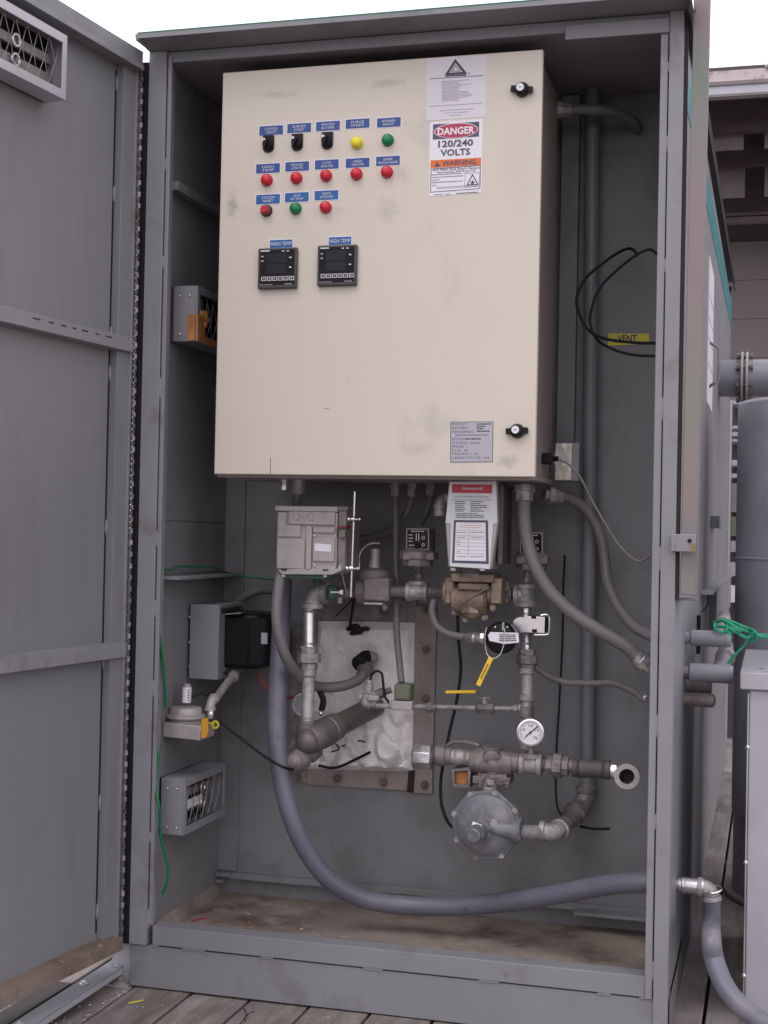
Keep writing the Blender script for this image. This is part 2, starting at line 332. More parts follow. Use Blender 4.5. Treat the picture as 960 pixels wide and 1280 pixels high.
# ------------------------------------------------------------------ setting: ground, deck
g = B(); g.box(-400, 400, -400, 400, -.35, -.30); tag(g.build('ground', 'earth'), kind='structure')
deck = thing('deck', None, None, (0, 0, 0), kind='structure')
W = .145
for i in range(-16, 34):
    x = .01+i*W; z = random.uniform(-.0015, .0015)
    y0 = -6; cuts = [-6, random.uniform(-2.6, -1.2), random.uniform(1.5, 3), 6.5]
    for a, b in zip(cuts, cuts[1:]):
        m = B(); m.box(x+.004, x+W-.004, a+.002, b-.002, -.035+z, z-.004); m.build('plank', 'wood', deck, .003)
for y in (-4, -2, 0, 2, 4, 6): B().box(-2.3, 5, y-.04, y+.04, -.18, -.042).build('joist', 'wood', deck)

# ------------------------------------------------------------------ building behind
bl = thing('open_fronted_shed', 'metal roofed shed with dark rafters under a pale gutter behind the enclosure', 'building', (3, 9, -.3))
def zt(py, Y): return A(925, py, Y).z
sl_ = -.02   # slight slope of horizontals is perspective only
YE = 9.0; YB = 12.5
z_e = zt(87, YE); z_g0 = zt(106, YE); z_g1 = zt(124, YE)
m = B(); m.prism([V((-1, YE, z_e)), V((-1, YE, z_g0)), V((-1, YE+.03, z_g0)), V((-1, YE+.03, z_e+.0))], (9, 0, 0)); m.build('roof_edge', 'eave', bl)
m = B(); m.box(-1, 8, YE-.10, YE+.0, z_g1, z_g0+.0); m.build('gutter', 'gutter', bl, .01)
m = B(); m.box(-1, 8, YE-.115, YE-.1005, zt(110.5, YE), z_g0+.002); m.build('gutter_lip', 'steelbeam', bl); m = B(); m.box(-1, 8, YE-.112, YE-.1005, z_g1-.004, zt(121.5, YE)); m.build('gutter_lip', 'steelbeam', bl)
m = B()
for k in range(7): m.box(-1+k*1.25-.008, -1+k*1.25+.008, YE-.108, YE-.10, z_g1-.004, z_g0+.004)
m.build('gutter_joint', 'plate', bl)
m = B()
for k in range(9): m.sphere(V((-.62+k*1.0, YE+.0, z_e+.012)), .045, 10, (1, 1, .6))
m.build('roof_rib', 'eave', bl)
zb = zt(265, YB)
m = B(); m.prism([V((-1, YE+.03, z_e)), V((-1, YB, zb+1.0)), V((-1, YB, zb+1.05)), V((-1, YE+.03, z_e+.04))], (9, 0, 0)); m.build('roof', 'timber', bl)
for y, (p0, p1) in ((9.6, (126, 163)), (10.4, (184, 206)), (11.2, (245, 262))):
    m = B(); m.box(-1, 8, y, y+.12, zt(p1, y), zt(p0, y)); m.build('purlin', 'timber', bl)
for k, xx in enumerate([x*.78-1 for x in range(11)]):
    for y, (p0, p1) in ((9.8, (165, 184)), (10.6, (206, 244))):
        m = B(); m.box(xx, xx+.60, y, y+.02, zt(p1+3, y), zt(p0-3, y)); m.build('translucent_panel', 'skylt', bl)
m = B(); m.box(-1, 8, 11.3, 11.4, zt(278, 11.3), zt(271, 11.3)); m.build('beam', 'steelbeam', bl)
m = B(); m.box(-1, 8, 11.3, 11.4, zt(269.5, 11.3), zt(262, 11.3)); m.build('beam', 'steelbeam', bl)
zw = zt(302, YB)
k = 0; z = -.3
while z < zw-.01:
    z2 = min(zw, z+.42); B().box(-1, 8, YB, YB+.05, z+.0012, z2-.0012).build('siding_board', 'siding', bl, .004); z = z2
B().box(-1, 8, YB+.03, YB+.1, -.3, zb+1.0).build('back_wall', 'timber', bl)
for x in (-1, 7.9): B().box(x, x+.1, YE, YE+.12, -.3, z_g1).build('column', 'timber', bl)

# ------------------------------------------------------------------ the enclosure
W1 = 1.25; DB = .474; XL = .03; ZF = .106; ZC = 2.195; LEN = 3.75
en = thing('equipment_enclosure', 'tall grey painted steel equipment enclosure with its front door swung open', 'enclosure', (0, 0, 0))
E_ = lambda b, n, m='paint', bev=.0015: b.build(n, m, en, bev)
E_(B().box(0, W1, .004, .05, 0, .098), 'base_plate', 'paint')
# sill: bar above a weld slot, bridged by beads
E_(B().box(.058, 1.2, .000, .05, .1015, .146), 'sill', 'paint')
m = B()
for a, b in ((.056, .075), (.135, .19), (.33, .36), (.575, .62), (.84, .885), (1.10, 1.13), (1.19, 1.2)): m.box(a, b, .001, .02, .0975, .102)
E_(m, 'weld_bead', 'paint', 0)
E_(B().box(.0, .045, -.004, .05, .10, 2.215), 'post', 'post')
E_(B().box(.0475, .0575, .0, .008, .148, 2.205), 'post_lip', 'post')
E_(B().box(1.2185, W1, -.004, .05, .03, 2.215), 'post', 'post')
E_(B().box(1.2, 1.216, .0, .010, .098, 2.205), 'post_lip', 'post')
for x in (.0465, 1.2172):
    m = B()
    z = .16
    while z < 2.18:
        L = random.uniform(.02, .05); m.sphere(V((x, .001, z)), .0035, 8, (1, .7, L/.006)); z += random.uniform(.16, .36)
    E_(m, 'weld_bead', 'post', 0)
    E_(B().box(x-.001, x+.001, .006, .012, .15, 2.2), 'seam', 'dark', 0)
E_(B().box(.045, 1.2185, .004, .05, 2.188, 2.214), 'lintel')
p0 = A(707, 26, -.006); p1 = A(822, 45, -.006)
E_(B().box(p0.x, 1.2185, -.008, .003, 2.168, 2.20), 'gusset_plate')
# roof: overhanging sheet with a folded green edge
E_(B().prism([V((-.0, -.004, 2.2155)), V((-.0, LEN, 2.30)), V((-.0, LEN, 2.312)), V((-.0, -.08, 2.231)), V((-.0, -.08, 2.2215))], (1.262, 0, 0)), 'roof', 'paint', 0)
E_(B().box(-.0, .012, -.0795, -.004, 2.2165, 2.2212), 'roof_corner')
E_(B().box(.006, 1.262, -.0825, -.0803, 2.2195, 2.2305), 'roof_fascia', 'paint', 0)
E_(B().box(.006, 1.262, -.083, -.05, 2.2308, 2.2335), 'roof_trim', 'roofg', 0)
E_(B().prism([V((1.262, -.08, 2.18)), V((1.262, LEN, 2.262)), V((1.262, LEN, 2.312)), V((1.262, -.08, 2.231))], (.003, 0, 0)), 'roof_side_strip', 'blackm', 0)  # black strip in place of the overhang's dark underside
E_(B().box(.0, W1, .05, .60, ZC, 2.213), 'ceiling', 'ceil')
# walls
E_(B().box(.0, XL, .05, LEN, 0, 2.2), 'side_wall', 'paint_in')
E_(B().box(XL, 1.235, DB, DB+.012, .16, ZC), 'back_wall', 'paint_in')
m = B(); m.box(XL, 1.235, DB-.012, DB-.001, .150, .168); E_(m, 'back_ledge', 'paint_in')
E_(B().box(XL, 1.235, DB+.02, DB+.03, ZF-.02, .16), 'back_skirt', 'paint_in')
E_(B().box(.0, W1, .05, DB+.02, ZF-.02, ZF), 'floor_panel', 'floor')
E_(B().box(1.235, W1, .05, LEN, 0.0, 2.2), 'side_wall', 'paint')
E_(B().box(0, W1, LEN-.02, LEN, 0, 2.28), 'rear_wall', 'paint')
p = A(304, 800, DB); E_(B().box(XL, p.x, DB-.008, DB-.001, .170, 1.9), 'wall_flange', 'paint_in')
q0 = A(702, 300, DB); q1 = A(724, 300, DB); E_(B().box(q0.x, q1.x, DB-.03, DB-.001, 1.30, 2.19), 'added_wall_strip', 'paint_in')  # shallow upright strip added for the back wall's change in shading
m = B(); a = A(398, 1110, DB).x
E_(B().box(XL+.005, A(292, 1085, DB).x, DB-.034, DB-.013, .160, .170), 'ledge_clip', 'paint_in')
E_(B().box(XL+.005, A(284, 1090, DB).x, DB-.034, DB-.013, .142, .150), 'ledge_clip', 'paint_in')
# left wall ribs, seam and ledge
E_(B().box(XL, XL+.028, .05, DB-.01, 1.896, 1.918), 'wall_rail', 'paint_in')
E_(B().box(XL, XL+.055, .05, DB-.01, .958, .966), 'wall_rail', 'paint')
E_(B().box(XL, XL+.003, .05, DB-.01, 1.1005, 1.50), 'wall_panel', 'paint_in')
E_(B().box(XL, XL+.003, .05, DB-.01, .97, 1.0965), 'wall_panel', 'paint_in')
E_(B().box(XL, XL+.003, .05, DB-.01, ZF+.03, .915), 'wall_panel', 'paint_in')
E_(B().prism([V((XL, .05, ZF)), V((XL+.012, .05, ZF)), V((XL+.002, .05, ZF+.03)), V((XL, .05, ZF+.03))], (0, .42, 0)), 'floor_fillet', 'floor', 0)
# interior handle-like ledges on the right of the back wall (bottom right)
E_(B().box(A(718, 1130, DB-.05).x, 1.2, DB-.06, DB-.02, .150, .158), 'bottom_flange', 'paint_in')
# outside right wall features
zl = AX(900, 722, W1).z
E_(B().box(W1, W1+.035, 1.15, 3.3, zl-.01, zl), 'wall_ledge', 'duct')
E_(B().box(W1, W1+.030, 1.6, 3.3, zl-.14, zl-.0105), 'wall_box', 'paint')
E_(B().prism([V((W1, .02, AX(850, 747, W1).z)), V((W1+.045, .02, AX(850, 747, W1).z)), V((W1, .33, AX(850, 747, W1).z))], (0, 0, .006)), 'wall_ledge', 'post')
for (xa, xb, ya, yb) in ((871, 889, 770, 860), (893, 905, 752, 800)):
    a = AX(xa, ya, W1); b = AX(xb, yb, W1)
    E_(B().box(W1, W1+.008, a.y, b.y, a.z-.10, a.z), 'cover_plate', 'sleevem2')
    E_(B().box(W1, W1+.011, a.y-.005, a.y-.001, a.z-.105, a.z+.002), 'plate_edge', 'blackm', 0)
a = AX(889, 270, W1); b = AX(889, 330, W1); zb0, zb1 = 2.03, 2.115
E_(B().prism([V((W1, .03, 2.035)), V((W1, 3.7, 2.08)), V((W1, 3.7, 2.20)), V((W1, .03, 2.115))], (.0015, 0, 0)), 'teal_stripe', 'teal', 0)
a = AX(888, 260, W1+.002); b = AX(891.5, 420, W1+.002)
E_(B().box(W1, W1+.0025, a.y, b.y, 1.50, 1.95), 'white_sticker', 'paper', 0)
m = B()
for z in (1.62, 1.70, 1.76, 1.83): m.box(W1+.0025, W1+.003, a.y+.02, b.y-.03, z, z+.006)
E_(m, 'sticker_print', 'inkg', 0)
# grab handle on the outer wall
h0 = AX(886, 427, W1); h1 = AX(886, 484, W1)
hx = W1+.026
m = B(); m.tube(spl([h0, V((W1+.016, h0.y+.02, h0.z-.01)), V((hx, h0.y+.03, h0.z-.014)), V((hx+.004, h0.y+.03, h0.z-.03)), V((hx+.004, h0.y+.03, h1.z+.03)), V((hx, h0.y+.03, h1.z+.014)), V((W1+.016, h0.y+.02, h1.z+.008)), h1], 6), .0045, 8)
E_(m, 'grab_handle', 'iron', 0)
q = AX(888, 652, W1); E_(B().box(W1, W1+.03, q.y, q.y+.3, q.z-.02, q.z+.02), 'wall_bracket', 'duct')
# latch tab that hooks over the upright tube
q = A(847, 678, -.02); t0 = A(870, 668, -.03); t1 = A(870, 690, -.03)
tb = E_(B().box(1.2500, t0.x, -.034, -.029, t1.z, t0.z), 'latch_tab', 'post')
E_(B().box(1.2415, 1.2505, -.034, -.004, t1.z, t0.z), 'latch_tab', 'post')
B().box(t0.x-.012, t0.x-.0005, -.0346, -.0341, t1.z+.001, t1.z+.018).build('rust_patch', 'rustor2', tb)
q = A(862, 676, -.034); B().cyl(q, q+V((0, -.0015, 0)), .0045, n=16).build('tab_hole', 'dark', tb)

# ------------------------------------------------------------------ the open door, a part of the enclosure
TH = 1.457; EU = V((-math.cos(TH), -math.sin(TH), 0)); EN = V((math.sin(TH), -math.cos(TH), 0)); HG = V((-.02, -.02, 0)); EZ = V((0, 0, 1))
def dbox(b, u0, u1, n0, n1, z0, z1): return b.obox(HG+EU*(u0+u1)/2+EN*(n0+n1)/2+EZ*(z0+z1)/2, EU, EN, EZ, abs(u1-u0)/2, abs(n1-n0)/2, abs(z1-z0)/2)
door = dbox(B(), .0, 1.13, -.055, -.022, .085, 2.205).build('door', 'door', en, .001)
D_ = lambda b, n, m='door', bev=.001: b.build(n, m, door, bev)
D_(dbox(B(), .0, .058, -.022, -.002, .085, 2.205), 'stile')
D_(dbox(B(), .0585, .0635, -.0215, -.0205, .14, 2.15), 'weld_seam', 'dark', 0)
m = B()
for z in (.19, .44, .77, 1.08, 1.44, 1.53, 1.86, 2.12): m.sphere(HG+EU*.0605+EN*-.019+EZ*z, .004, 8, (1, 1, 5))
D_(m, 'weld_bead', 'door', 0)
D_(dbox(B(), -.004, .010, -.055, .004, .085, 2.205), 'edge_flange', 'post')
D_(dbox(B(), 1.08, 1.13, -.022, -.002, .085, 2.205), 'stile')
D_(dbox(B(), .011, 1.129, -.022, .012, 1.494, 1.527), 'rail', 'post')
D_(dbox(B(), .011, 1.129, -.022, .012, .777, .812), 'rail', 'post')
D_(dbox(B(), .011, 1.129, -.022, .02, 2.166, 2.2055), 'rail')
D_(dbox(B(), .011, 1.129, .0205, .024, 2.160, 2.172), 'top_lip', 'post')
D_(dbox(B(), .018, 1.13, -.055, .026, .096, .126), 'bottom_rail', 'rustb')
m = B()
for k in range(7): dbox(m, .10+k*.045+random.uniform(0, .01), .10+k*.045+random.uniform(.018, .034), .012, .0127, 1.515, 1.5175)
D_(m, 'slot', 'dark', 0)
# piano hinge
m = B(); m2 = B()
n = 150
for k in range(n):
    z = .12+k*(2.06/n); c = V((-.0105+(.0012 if k % 2 else -.0008), -.022, z))
    (m if k % 2 else m2).cyl(c, c+V((0, 0, 2.06/n*.86)), .0042, n=10)
hg = m.build('hinge', 'hinge', en); m2.build('knuckle', 'hinge2', hg)
B().box(-.0195, -.0005, -.006, .04, .10, 2.19).build('hinge_leaf', 'blackm', hg)

# ------------------------------------------------------------------ strip heaters with wire guards
def heater(label, org, eu, en_, L, H, D, rusty=False, m='paint', slope=.0):
    """org: rear lower corner; eu along the length, en_ out of the wall"""
    T = thing('strip_heater', label, 'heater', org, 'strip heaters with wire guards')
    P = lambda u, n, z: org+eu*u+en_*n+EZ*z
    def ob(b, u0, u1, n0, n1, z0, z1): return b.obox(P((u0+u1)/2, (n0+n1)/2, (z0+z1)/2), eu, en_, EZ, (u1-u0)/2, (n1-n0)/2, (z1-z0)/2)
    ob(B(), 0, L, 0, .004, 0, H).build('back_plate', 'blackm' if not rusty else 'timber', T)
    for u in (0, L-.003): 
        e = ob(B(), u, u+.003, .0045, D, 0, H).build('end_cap', m, T, .001)
        B_ = B()
        for z in (H*.13, H*.82): B_.sphere(P(u-.001 if u == 0 else u+.004, D*.35, z), .003, 8); B_.sphere(P(u-.001 if u == 0 else u+.004, D*.75, z), .003, 8)
        B_.build('screw', 'zinc', e)
    ob(B(), .0035, L-.0035, .0045, D, H-.004, H).build('top_cover', m, T)
    ob(B(), .0035, L-.0035, .0045, D, 0, .004).build('bottom_cover', m, T)
    fo = [P(0, D+.0005, 0), P(L, D+.0005, 0), P(L, D+.0005, H), P(0, D+.0005, H)]; t = H*.14
    fi = [P(t*.8, D+.0005, t), P(L-t*.8, D+.0005, t), P(L-t*.8, D+.0005, H-t), P(t*.8, D+.0005, H-t)]
    B().frame(fo, fi, en_*.004).build('front_frame', m, T, .0008)
    for z in (H*.33, H*.62):
        e = ob(B(), .01, L-.01, D*.25, D*.45, z-.010, z+.010).build('heating_element', 'alu_dk' if not rusty else 'blackm', T, .001)
        for u in (L*.25, L*.72): B().torus(P(u, D*.55, z), en_, .012, .003, 16, 6).build('terminal_ring', 'zinc', e)
    b = B(); k = 0; n = int(L/.040)
    for k in range(n):
        u = .012+(L-.024)*k/n; s = (L-.024)/n
        b.tube([P(u, D*.9, t), P(u+s*.5, D*.96, H*.5), P(u+s, D*.9, H-t)], .0008, 5)
        b.tube([P(u+s, D*.9-.002, t), P(u+s*.5, D*.96-.002, H*.5), P(u, D*.9-.002, H-t)], .0008, 5)
    b.build('wire_guard', 'guard', T)
    return T
heater('wire guarded strip heater mounted high on the inside of the open door', HG+EU*.338+EN*-.018+EZ*1.991, EU, EN, .56, .139, .05, m='galv')
T = heater('grey strip heater on the left wall near the floor with pale reflector showing', V((XL+.004, .075, .345)), V((0, 1, 0)), V((1, 0, 0)), .262, .135, .062, m='post')
m = B(); m.box(XL+.036, XL+.039, .10, .26, .390, .412); m.build('reflector_strip', 'signw', T)
T = heater('rust streaked strip heater on the left wall beside the control panel', V((XL+.004, .085, 1.535)), V((0, 1, 0)), V((1, 0, 0)), .32, .135, .062, rusty=True, m='post')
m = B(); m.box(XL+.048, XL+.0675, .081, .0845, 1.537, 1.60); m.box(XL+.0705, XL+.073, .085, .13, 1.535, 1.60); m.box(XL+.0705, XL+.073, .13, .20, 1.535, 1.552)
m.build('rust_patch', 'rustor', T)
m = B()
for k in range(9): m.sphere(V((XL+.068+random.uniform(-.003, .003), .11+random.uniform(0, .04), 1.575+random.uniform(0, .035))), random.uniform(.005, .011), 8)
m.build('rust_crumbs', 'rustor', T)

# ------------------------------------------------------------------ control panel
PY = .014
cp = thing('control_cabinet', 'large beige control cabinet with pilot lights and two temperature controllers', 'control panel', (.56, .33, 1.21))
x0, x1, z0, z1 = .1819, .9425, 1.2104, 2.1588
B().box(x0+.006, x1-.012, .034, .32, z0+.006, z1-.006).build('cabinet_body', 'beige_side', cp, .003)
B().box(x0+.004, x1-.010, .0305, .0338, z0+.004, z1-.004).build('gasket', 'gasket', cp)
dr = B().box(x0, x1, PY, .030, z0, z1).build('panel_door', 'beige', cp, .0025)
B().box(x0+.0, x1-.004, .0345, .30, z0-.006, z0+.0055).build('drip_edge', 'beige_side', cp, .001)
a = A(338, 572, PY).x; B().box(a, a+.0012, PY-.0004, PY-.0001, z0+.002, A(338, 572, PY).z).build('scratch', 'ink', dr)
rect(408, 510.5, 7, 1.2, PY-.0001, .0003, 'inkg', dr, 'scratch')
# latches
for (px, py, tw) in ((653, 113, -.12), (647, 539, .05)):
    c = A(px, py, PY)
    ax = V((math.cos(tw), 0, math.sin(tw))); up = V((-math.sin(tw), 0, math.cos(tw)))
    m = B(); m.lathe(c, V((0, -1, 0)), [(0, .016), (.006, .0165), (.016, .014), (.018, .011)], 24)
    m.obox(c+V((0, -.008, 0)), ax, V((0, 1, 0)), up, .0245, .0045, .0068)
    l_ = m.build('latch_knob', 'black', cp, .001)
    q = c+V((-.002, -.0182, .002)); mm = B(); mm.cyl(q, q+V((0, -.0012, 0)), .0085, n=20); mm.build('keyhole_disc', 'signw', l_)
    mm = B(); mm.obox(q+V((0, -.0016, 0)), ax, V((0, 1, 0)), up, .003, .0003, .0012); mm.build('keyhole', 'inkg', l_)
# legend plates
def legend(txt, px, py, wp=29.5, hp=11.5, mm='blue', tw=.55, th=.62):
    lines = txt.split('/')
    rect(px, py, wp+2.2, hp+2.2, PY, .0006, 'signw', cp, 'legend_border')
    p = rect(px, py, wp, hp, PY-.0006, .0006, mm, cp, 'legend_plate')
    ptext('\n'.join(lines), px, py, wp*tw, hp*th, PY-.0016, 'paper', p)
r1 = [('CONTROL/CIRCUIT', 339, 163), ('BURNER/START', 374, 160), ('PROCESS/BLOWER', 410, 157.5), ('PURGE/START', 447, 154.5), ('BURNER/READY', 486, 153)]
r2 = [('HIGH/TEMP', 335, 210.5), ('PROCESS/LOW PSI', 371.5, 208), ('LOW/GAS PSI', 408.5, 205.5), ('HIGH/GAS PSI', 447, 203.5), ('BURNER/MODULE FAILURE', 485, 201)]
r3 = [('SYSTEM/RESET', 335, 249), ('UNIT/AT TEMP', 371, 246.5), ('REMOTE/SHUTDOWN', 408, 244)]
for t, x, y in r1: legend(t, x, y)
for t, x, y in r2: legend(t, x, y, tw=.5 if 'MODULE' not in t else .82)
for t, x, y in r3: legend(t, x, y, mm='blue2')
legend('MAIN TEMP', 351.5, 304.6, 28, 9.5, 'blue2', .93, .48); legend('HIGH TEMP', 425, 301, 28, 9.5, 'blue2', .93, .48)
# pilot lights
def light(px, py, m, lbl, r=.0142, blk=False):
    c = A(px, py, PY)
    b = B().lathe(c, V((0, -1, 0)), [(0, r), (.004, r), (.006, r*.93), (.006, r*.8)], 28).build('pilot_light', 'gasket' if blk else m, cp)
    if lbl: b['label'] = lbl
    if blk:
        B().lathe(c+V((0, -.0061, 0)), V((0, -1, 0)), [(0, r*.9), (.006, r*.85), (.007, r*.7)], 24).build('lens', 'lred2', b)
        B().lathe(c+V((-.004, -.0132, .001)), V((0, -1, 0)), [(0, r*.56), (.001, r*.5)], 20).build('button', 'lred', b)
    else:
        B().lathe(c+V((0, -.0061, 0)), V((0, -1, 0)), [(0, r*.86), (.006, r*.84), (.009, r*.68), (.0105, r*.4), (.011, .0005)], 28).build('lens', m, b)
light(446.5, 179, 'lyel', 'yellow pilot light'); light(485, 175.5, 'lgreen', 'green pilot light of the top row')
for x, y in ((334, 225.5), (371, 223), (408, 220), (446, 218), (484, 215.5)): light(x, y, 'lred', None)
light(333.5, 263.5, 'lred2', 'dark red reset button', blk=True); light(370, 261, 'lgreen', 'green pilot light of the bottom row'); light(407.5, 259.5, 'lred', None)
for px, py in ((336, 179), (372, 177), (409.5, 175)):
    c = A(px, py, PY); pts = []
    hw = .0135; top = .0175; bot = -.012
    pts = [V((c.x-hw, PY-.0001, c.z+top)), V((c.x-hw, PY-.0001, c.z+bot))]
    for k in range(1, 8):
        a = math.pi+math.pi*k/8; pts.append(V((c.x+hw*math.cos(a), PY-.0001, c.z+bot+hw*.75*math.sin(a))))
    pts += [V((c.x+hw, PY-.0001, c.z+bot)), V((c.x+hw, PY-.0001, c.z+top))]
    s_ = B().prism(pts, (0, -.005, 0)).build('selector_switch', 'black', cp, .001)
    B().lathe(c+V((0, -.0052, -.004)), V((0, -1, 0)), [(0, .0125), (.007, .0115), (.008, .010)], 24).build('collar', 'blackm', s_)
    B().obox(c+V((-.001, -.0178, -.004)), V((.93, 0, -.36)), V((0, 1, 0)), V((.36, 0, .93)), .0032, .0045, .0105).build('lever', 'black', s_, .001)
    q = c+V((-.004, -.0228, .0035)); B().obox(q, V((.9, 0, .4)), V((0, 1, 0)), V((-.4, 0, .9)), .003, .0004, .0025).build('pointer', 'signw', s_)
# temperature controllers
for (xa, xb, ya, yb, lab) in ((324.5, 372.5, 311, 361.5, 'black temperature controller under the main temp label'), (398.5, 447, 307.5, 358, 'black temperature controller under the high temp label')):
    cx_, cy_ = (xa+xb)/2, (ya+yb)/2; wd, ht = xb-xa, yb-ya
    c = rect(cx_, cy_, wd, ht, PY, .012, 'ctrl', cp, 'temperature_controller', .002); c['label'] = lab
    q0 = A(cx_, cy_, PY-.0122)
    sx = (A(xb, cy_, PY).x-A(xa, cy_, PY).x); sz = A(cx_, ya, PY).z-A(cx_, yb, PY).z
    def lb(u0, u1, v0, v1, mm, nm, d=.0006):     # u,v in 0..1 from upper left
        cc = A(cx_, cy_, PY); X0 = cc.x-sx/2; Z0 = cc.z+sz/2
        return B().box(X0+u0*sx, X0+u1*sx, PY-.012-d, PY-.0121, Z0-v1*sz, Z0-v0*sz).build(nm, mm, c)
    lb(.05, .95, .05, .92, 'blackm', 'fascia', .0003)
    lb(.22, .74, .14, .38, 'disp', 'display'); lb(.22, .74, .41, .63, 'disp', 'display')
    for v in (.20, .44): lb(.79, .90, v, v+.10, 'black', 'lamp_window', .001); lb(.815, .875, v+.035, v+.065, 'paper', 'lamp_mark', .0012)
    for v in (.19, .30): lb(.08, .15, v, v+.035, 'inkg', 'lamp_mark')
    lb(.07, .30, .055, .085, 'paper', 'maker_mark'); lb(.62, .68, .075, .10, 'paper', 'maker_mark'); lb(.74, .80, .075, .10, 'paper', 'maker_mark')
    cc = A(cx_, cy_, PY); X0 = cc.x-sx/2; Z0 = cc.z+sz/2
    for k in range(6):
        u = .10+k*.145
        B().frame([V((X0+(u+du)*sx, PY-.0128, Z0-v*sz)) for du, v in ((0, .81), (.12, .81), (.12, .71), (0, .71))],
                  [V((X0+(u+du)*sx, PY-.0128, Z0-v*sz)) for du, v in ((.016, .796), (.104, .796), (.104, .724), (.016, .724))], (0, -.0004, 0)).build('key_button', 'paper', c)
        tt = '<^v>*#'[k]; text('<^v>AF='[k], V((X0+(u+.06)*sx, PY-.013, Z0-.76*sz)), .004, .004, 'paper', c)
    text('AND CONTROLS', V((X0+.22*sx, PY-.0128, Z0-.905*sz)), .33*sx, .025*sz, 'paper', c)
    lb(.70, .90, .89, .91, 'inkg', 'maker_mark')
# identification sheets: things stuck on the door
def quad(c4, Y, th): return B().prism([A(x, y, Y) for x, y in c4], (0, -th, 0))
nd = thing('notice_sheet', 'faded white notice sheet with triangle emblem stuck above the danger sign', 'notice', A(570, 150, PY))
q = quad([(533, 73.5), (609, 69), (607.5, 146), (533, 151)], PY, .0006).build('sheet', 'paper', nd)
YS = PY-.0009
def shear_line(xa, xb, y, hp, m, parent, nm, Y, sl=-.062):
    n = 1; return B().prism([A(xa, y, Y), A(xb, y+sl*(xb-xa), Y), A(xb, y+sl*(xb-xa)+hp, Y), A(xa, y+hp, Y)], (0, -.0003, 0)).build(nm, m, parent)
a_, b_, c_ = A(556, 94, YS), A(569, 73.5, YS), A(584, 92, YS)
ce = (a_+b_+c_)/3
B().frame([a_, b_, c_], [ce+(p-ce)*.62 for p in (a_, b_, c_)], (0, -.0003, 0)).build('emblem', 'ink', nd)
B().frame([ce+(p-ce)*.5 for p in (a_, b_, c_)], [ce+(p-ce)*.25 for p in (a_, b_, c_)], (0, -.0003, 0)).build('emblem', 'inkg', nd)
shear_line(557, 583, 94.3, 1.6, 'ink', nd, 'emblem', YS); shear_line(585.5, 587, 91, 1.6, 'ink', nd, 'emblem', YS)
m = B(); rnd = random.Random(3)
def scribble(m, xa, xb, y, hp, Y, sl=-.062, seg=1.6):
    x = xa
    while x < xb:
        wv = rnd.uniform(.6, seg); x2 = min(x+wv, xb); yy = y+sl*(x-xa)+rnd.uniform(-.12, .12)
        m.prism([A(x, yy, Y), A(x2, yy, Y), A(x2, yy+hp, Y), A(x, yy+hp, Y)], (0, -.0003, 0)); x = x2+rnd.uniform(.3, .7)
scribble(m, 537.5, 604, 98, .9, YS); m.build('printed_line', 'ink', nd)
m = B()
for k in range(15):
    scribble(m, 552, 572+rnd.choice((2, 5, 14, 18, 1)), 101.5+k*1.75, .7, YS)
scribble(m, 537, 603, 132.5, .7, YS); scribble(m, 550, 592, 138, .8, YS); scribble(m, 556, 586, 141, .7, YS); scribble(m, 562, 578, 144, .7, YS)
m.build('printed_line', 'inkg', nd)

ds = thing('danger_sign', 'white danger sticker reading 120/240 volts above an orange arc flash warning', 'sign', A(570, 240, PY))
quad([(537.5, 153), (603.5, 149), (602, 241), (536.5, 246)], PY, .0007).build('sticker', 'signw', ds)
YD = PY-.0010
quad([(541.5, 155.5), (599, 152), (598.5, 170.5), (541, 174.5)], YD, .0003).build('black_field', 'navy', ds)
def ell(cx, cy, rx, ry, Y, m, nm, par):
    c = A(cx, cy, Y); ex = A(cx+rx, cy, Y).x-c.x; ez = A(cx, cy-ry, Y).z-c.z
    return B().prism([c+V((ex*math.cos(t), 0, ez*math.sin(t))) for t in [2*math.pi*k/40 for k in range(40)]], (0, -.0003, 0)).build(nm, m, par)
ell(570, 163.2, 27.6, 9.6, YD-.0004, 'signw', 'oval_border', ds); ell(570, 163.2, 26.6, 8.8, YD-.0008, 'red', 'oval', ds)
ptext('DANGER', 570, 163.4, 46, 9.2, YD-.0014, 'signw', ds, bold=.03)
ptext('120/240', 569.5, 179, 43.5, 8.6, YD-.0005, 'navy', ds, bold=.025); ptext('VOLTS', 569, 190.2, 37, 8.4, YD-.0005, 'navy', ds, bold=.025)
quad([(538.5, 200.5), (601.5, 197), (601, 206), (538, 210)], YD, .0003).build('orange_band', 'orange', ds)
ptext('WARNING', 574, 203.2, 42, 6.6, YD-.0006, 'navy', ds, bold=.025)
ptext('\u25b2', 546.5, 205.5, 6, 5.5, YD-.0006, 'navy', ds)
t = [A(543, 208, YD-.0005), A(546.5, 202.4, YD-.0005), A(550.5, 207.6, YD-.0005)]; B().prism(t, (0, -.0003, 0)).build('warning_triangle', 'navy', ds)
ptext('Arc Flash And Shock Hazard', 570, 210.8, 58, 3.2, YD-.0005, 'ink', ds); ptext('Appropriate PPE Required', 570, 214.6, 48, 3.0, YD-.0005, 'ink', ds)
o4 = [(538.5, 211), (601, 206.5), (600.3, 236), (537.8, 240.5)]
B().frame([A(x, y, YD) for x, y in o4], [A(x+dx, y+dy, YD) for (x, y), (dx, dy) in zip(o4, ((.6, .6), (-.6, .6), (-.6, -.6), (.6, -.6)))], (0, -.0003, 0)).build('border_line', 'ink', ds)
o4 = [(581, 216.5), (599.8, 215.3), (599.4, 232.8), (580.6, 234)]
B().frame([A(x, y, YD) for x, y in o4], [A(x+dx, y+dy, YD) for (x, y), (dx, dy) in zip(o4, ((.5, .5), (-.5, .5), (-.5, -.5), (.5, -.5)))], (0, -.0003, 0)).build('border_line', 'inkg', ds)
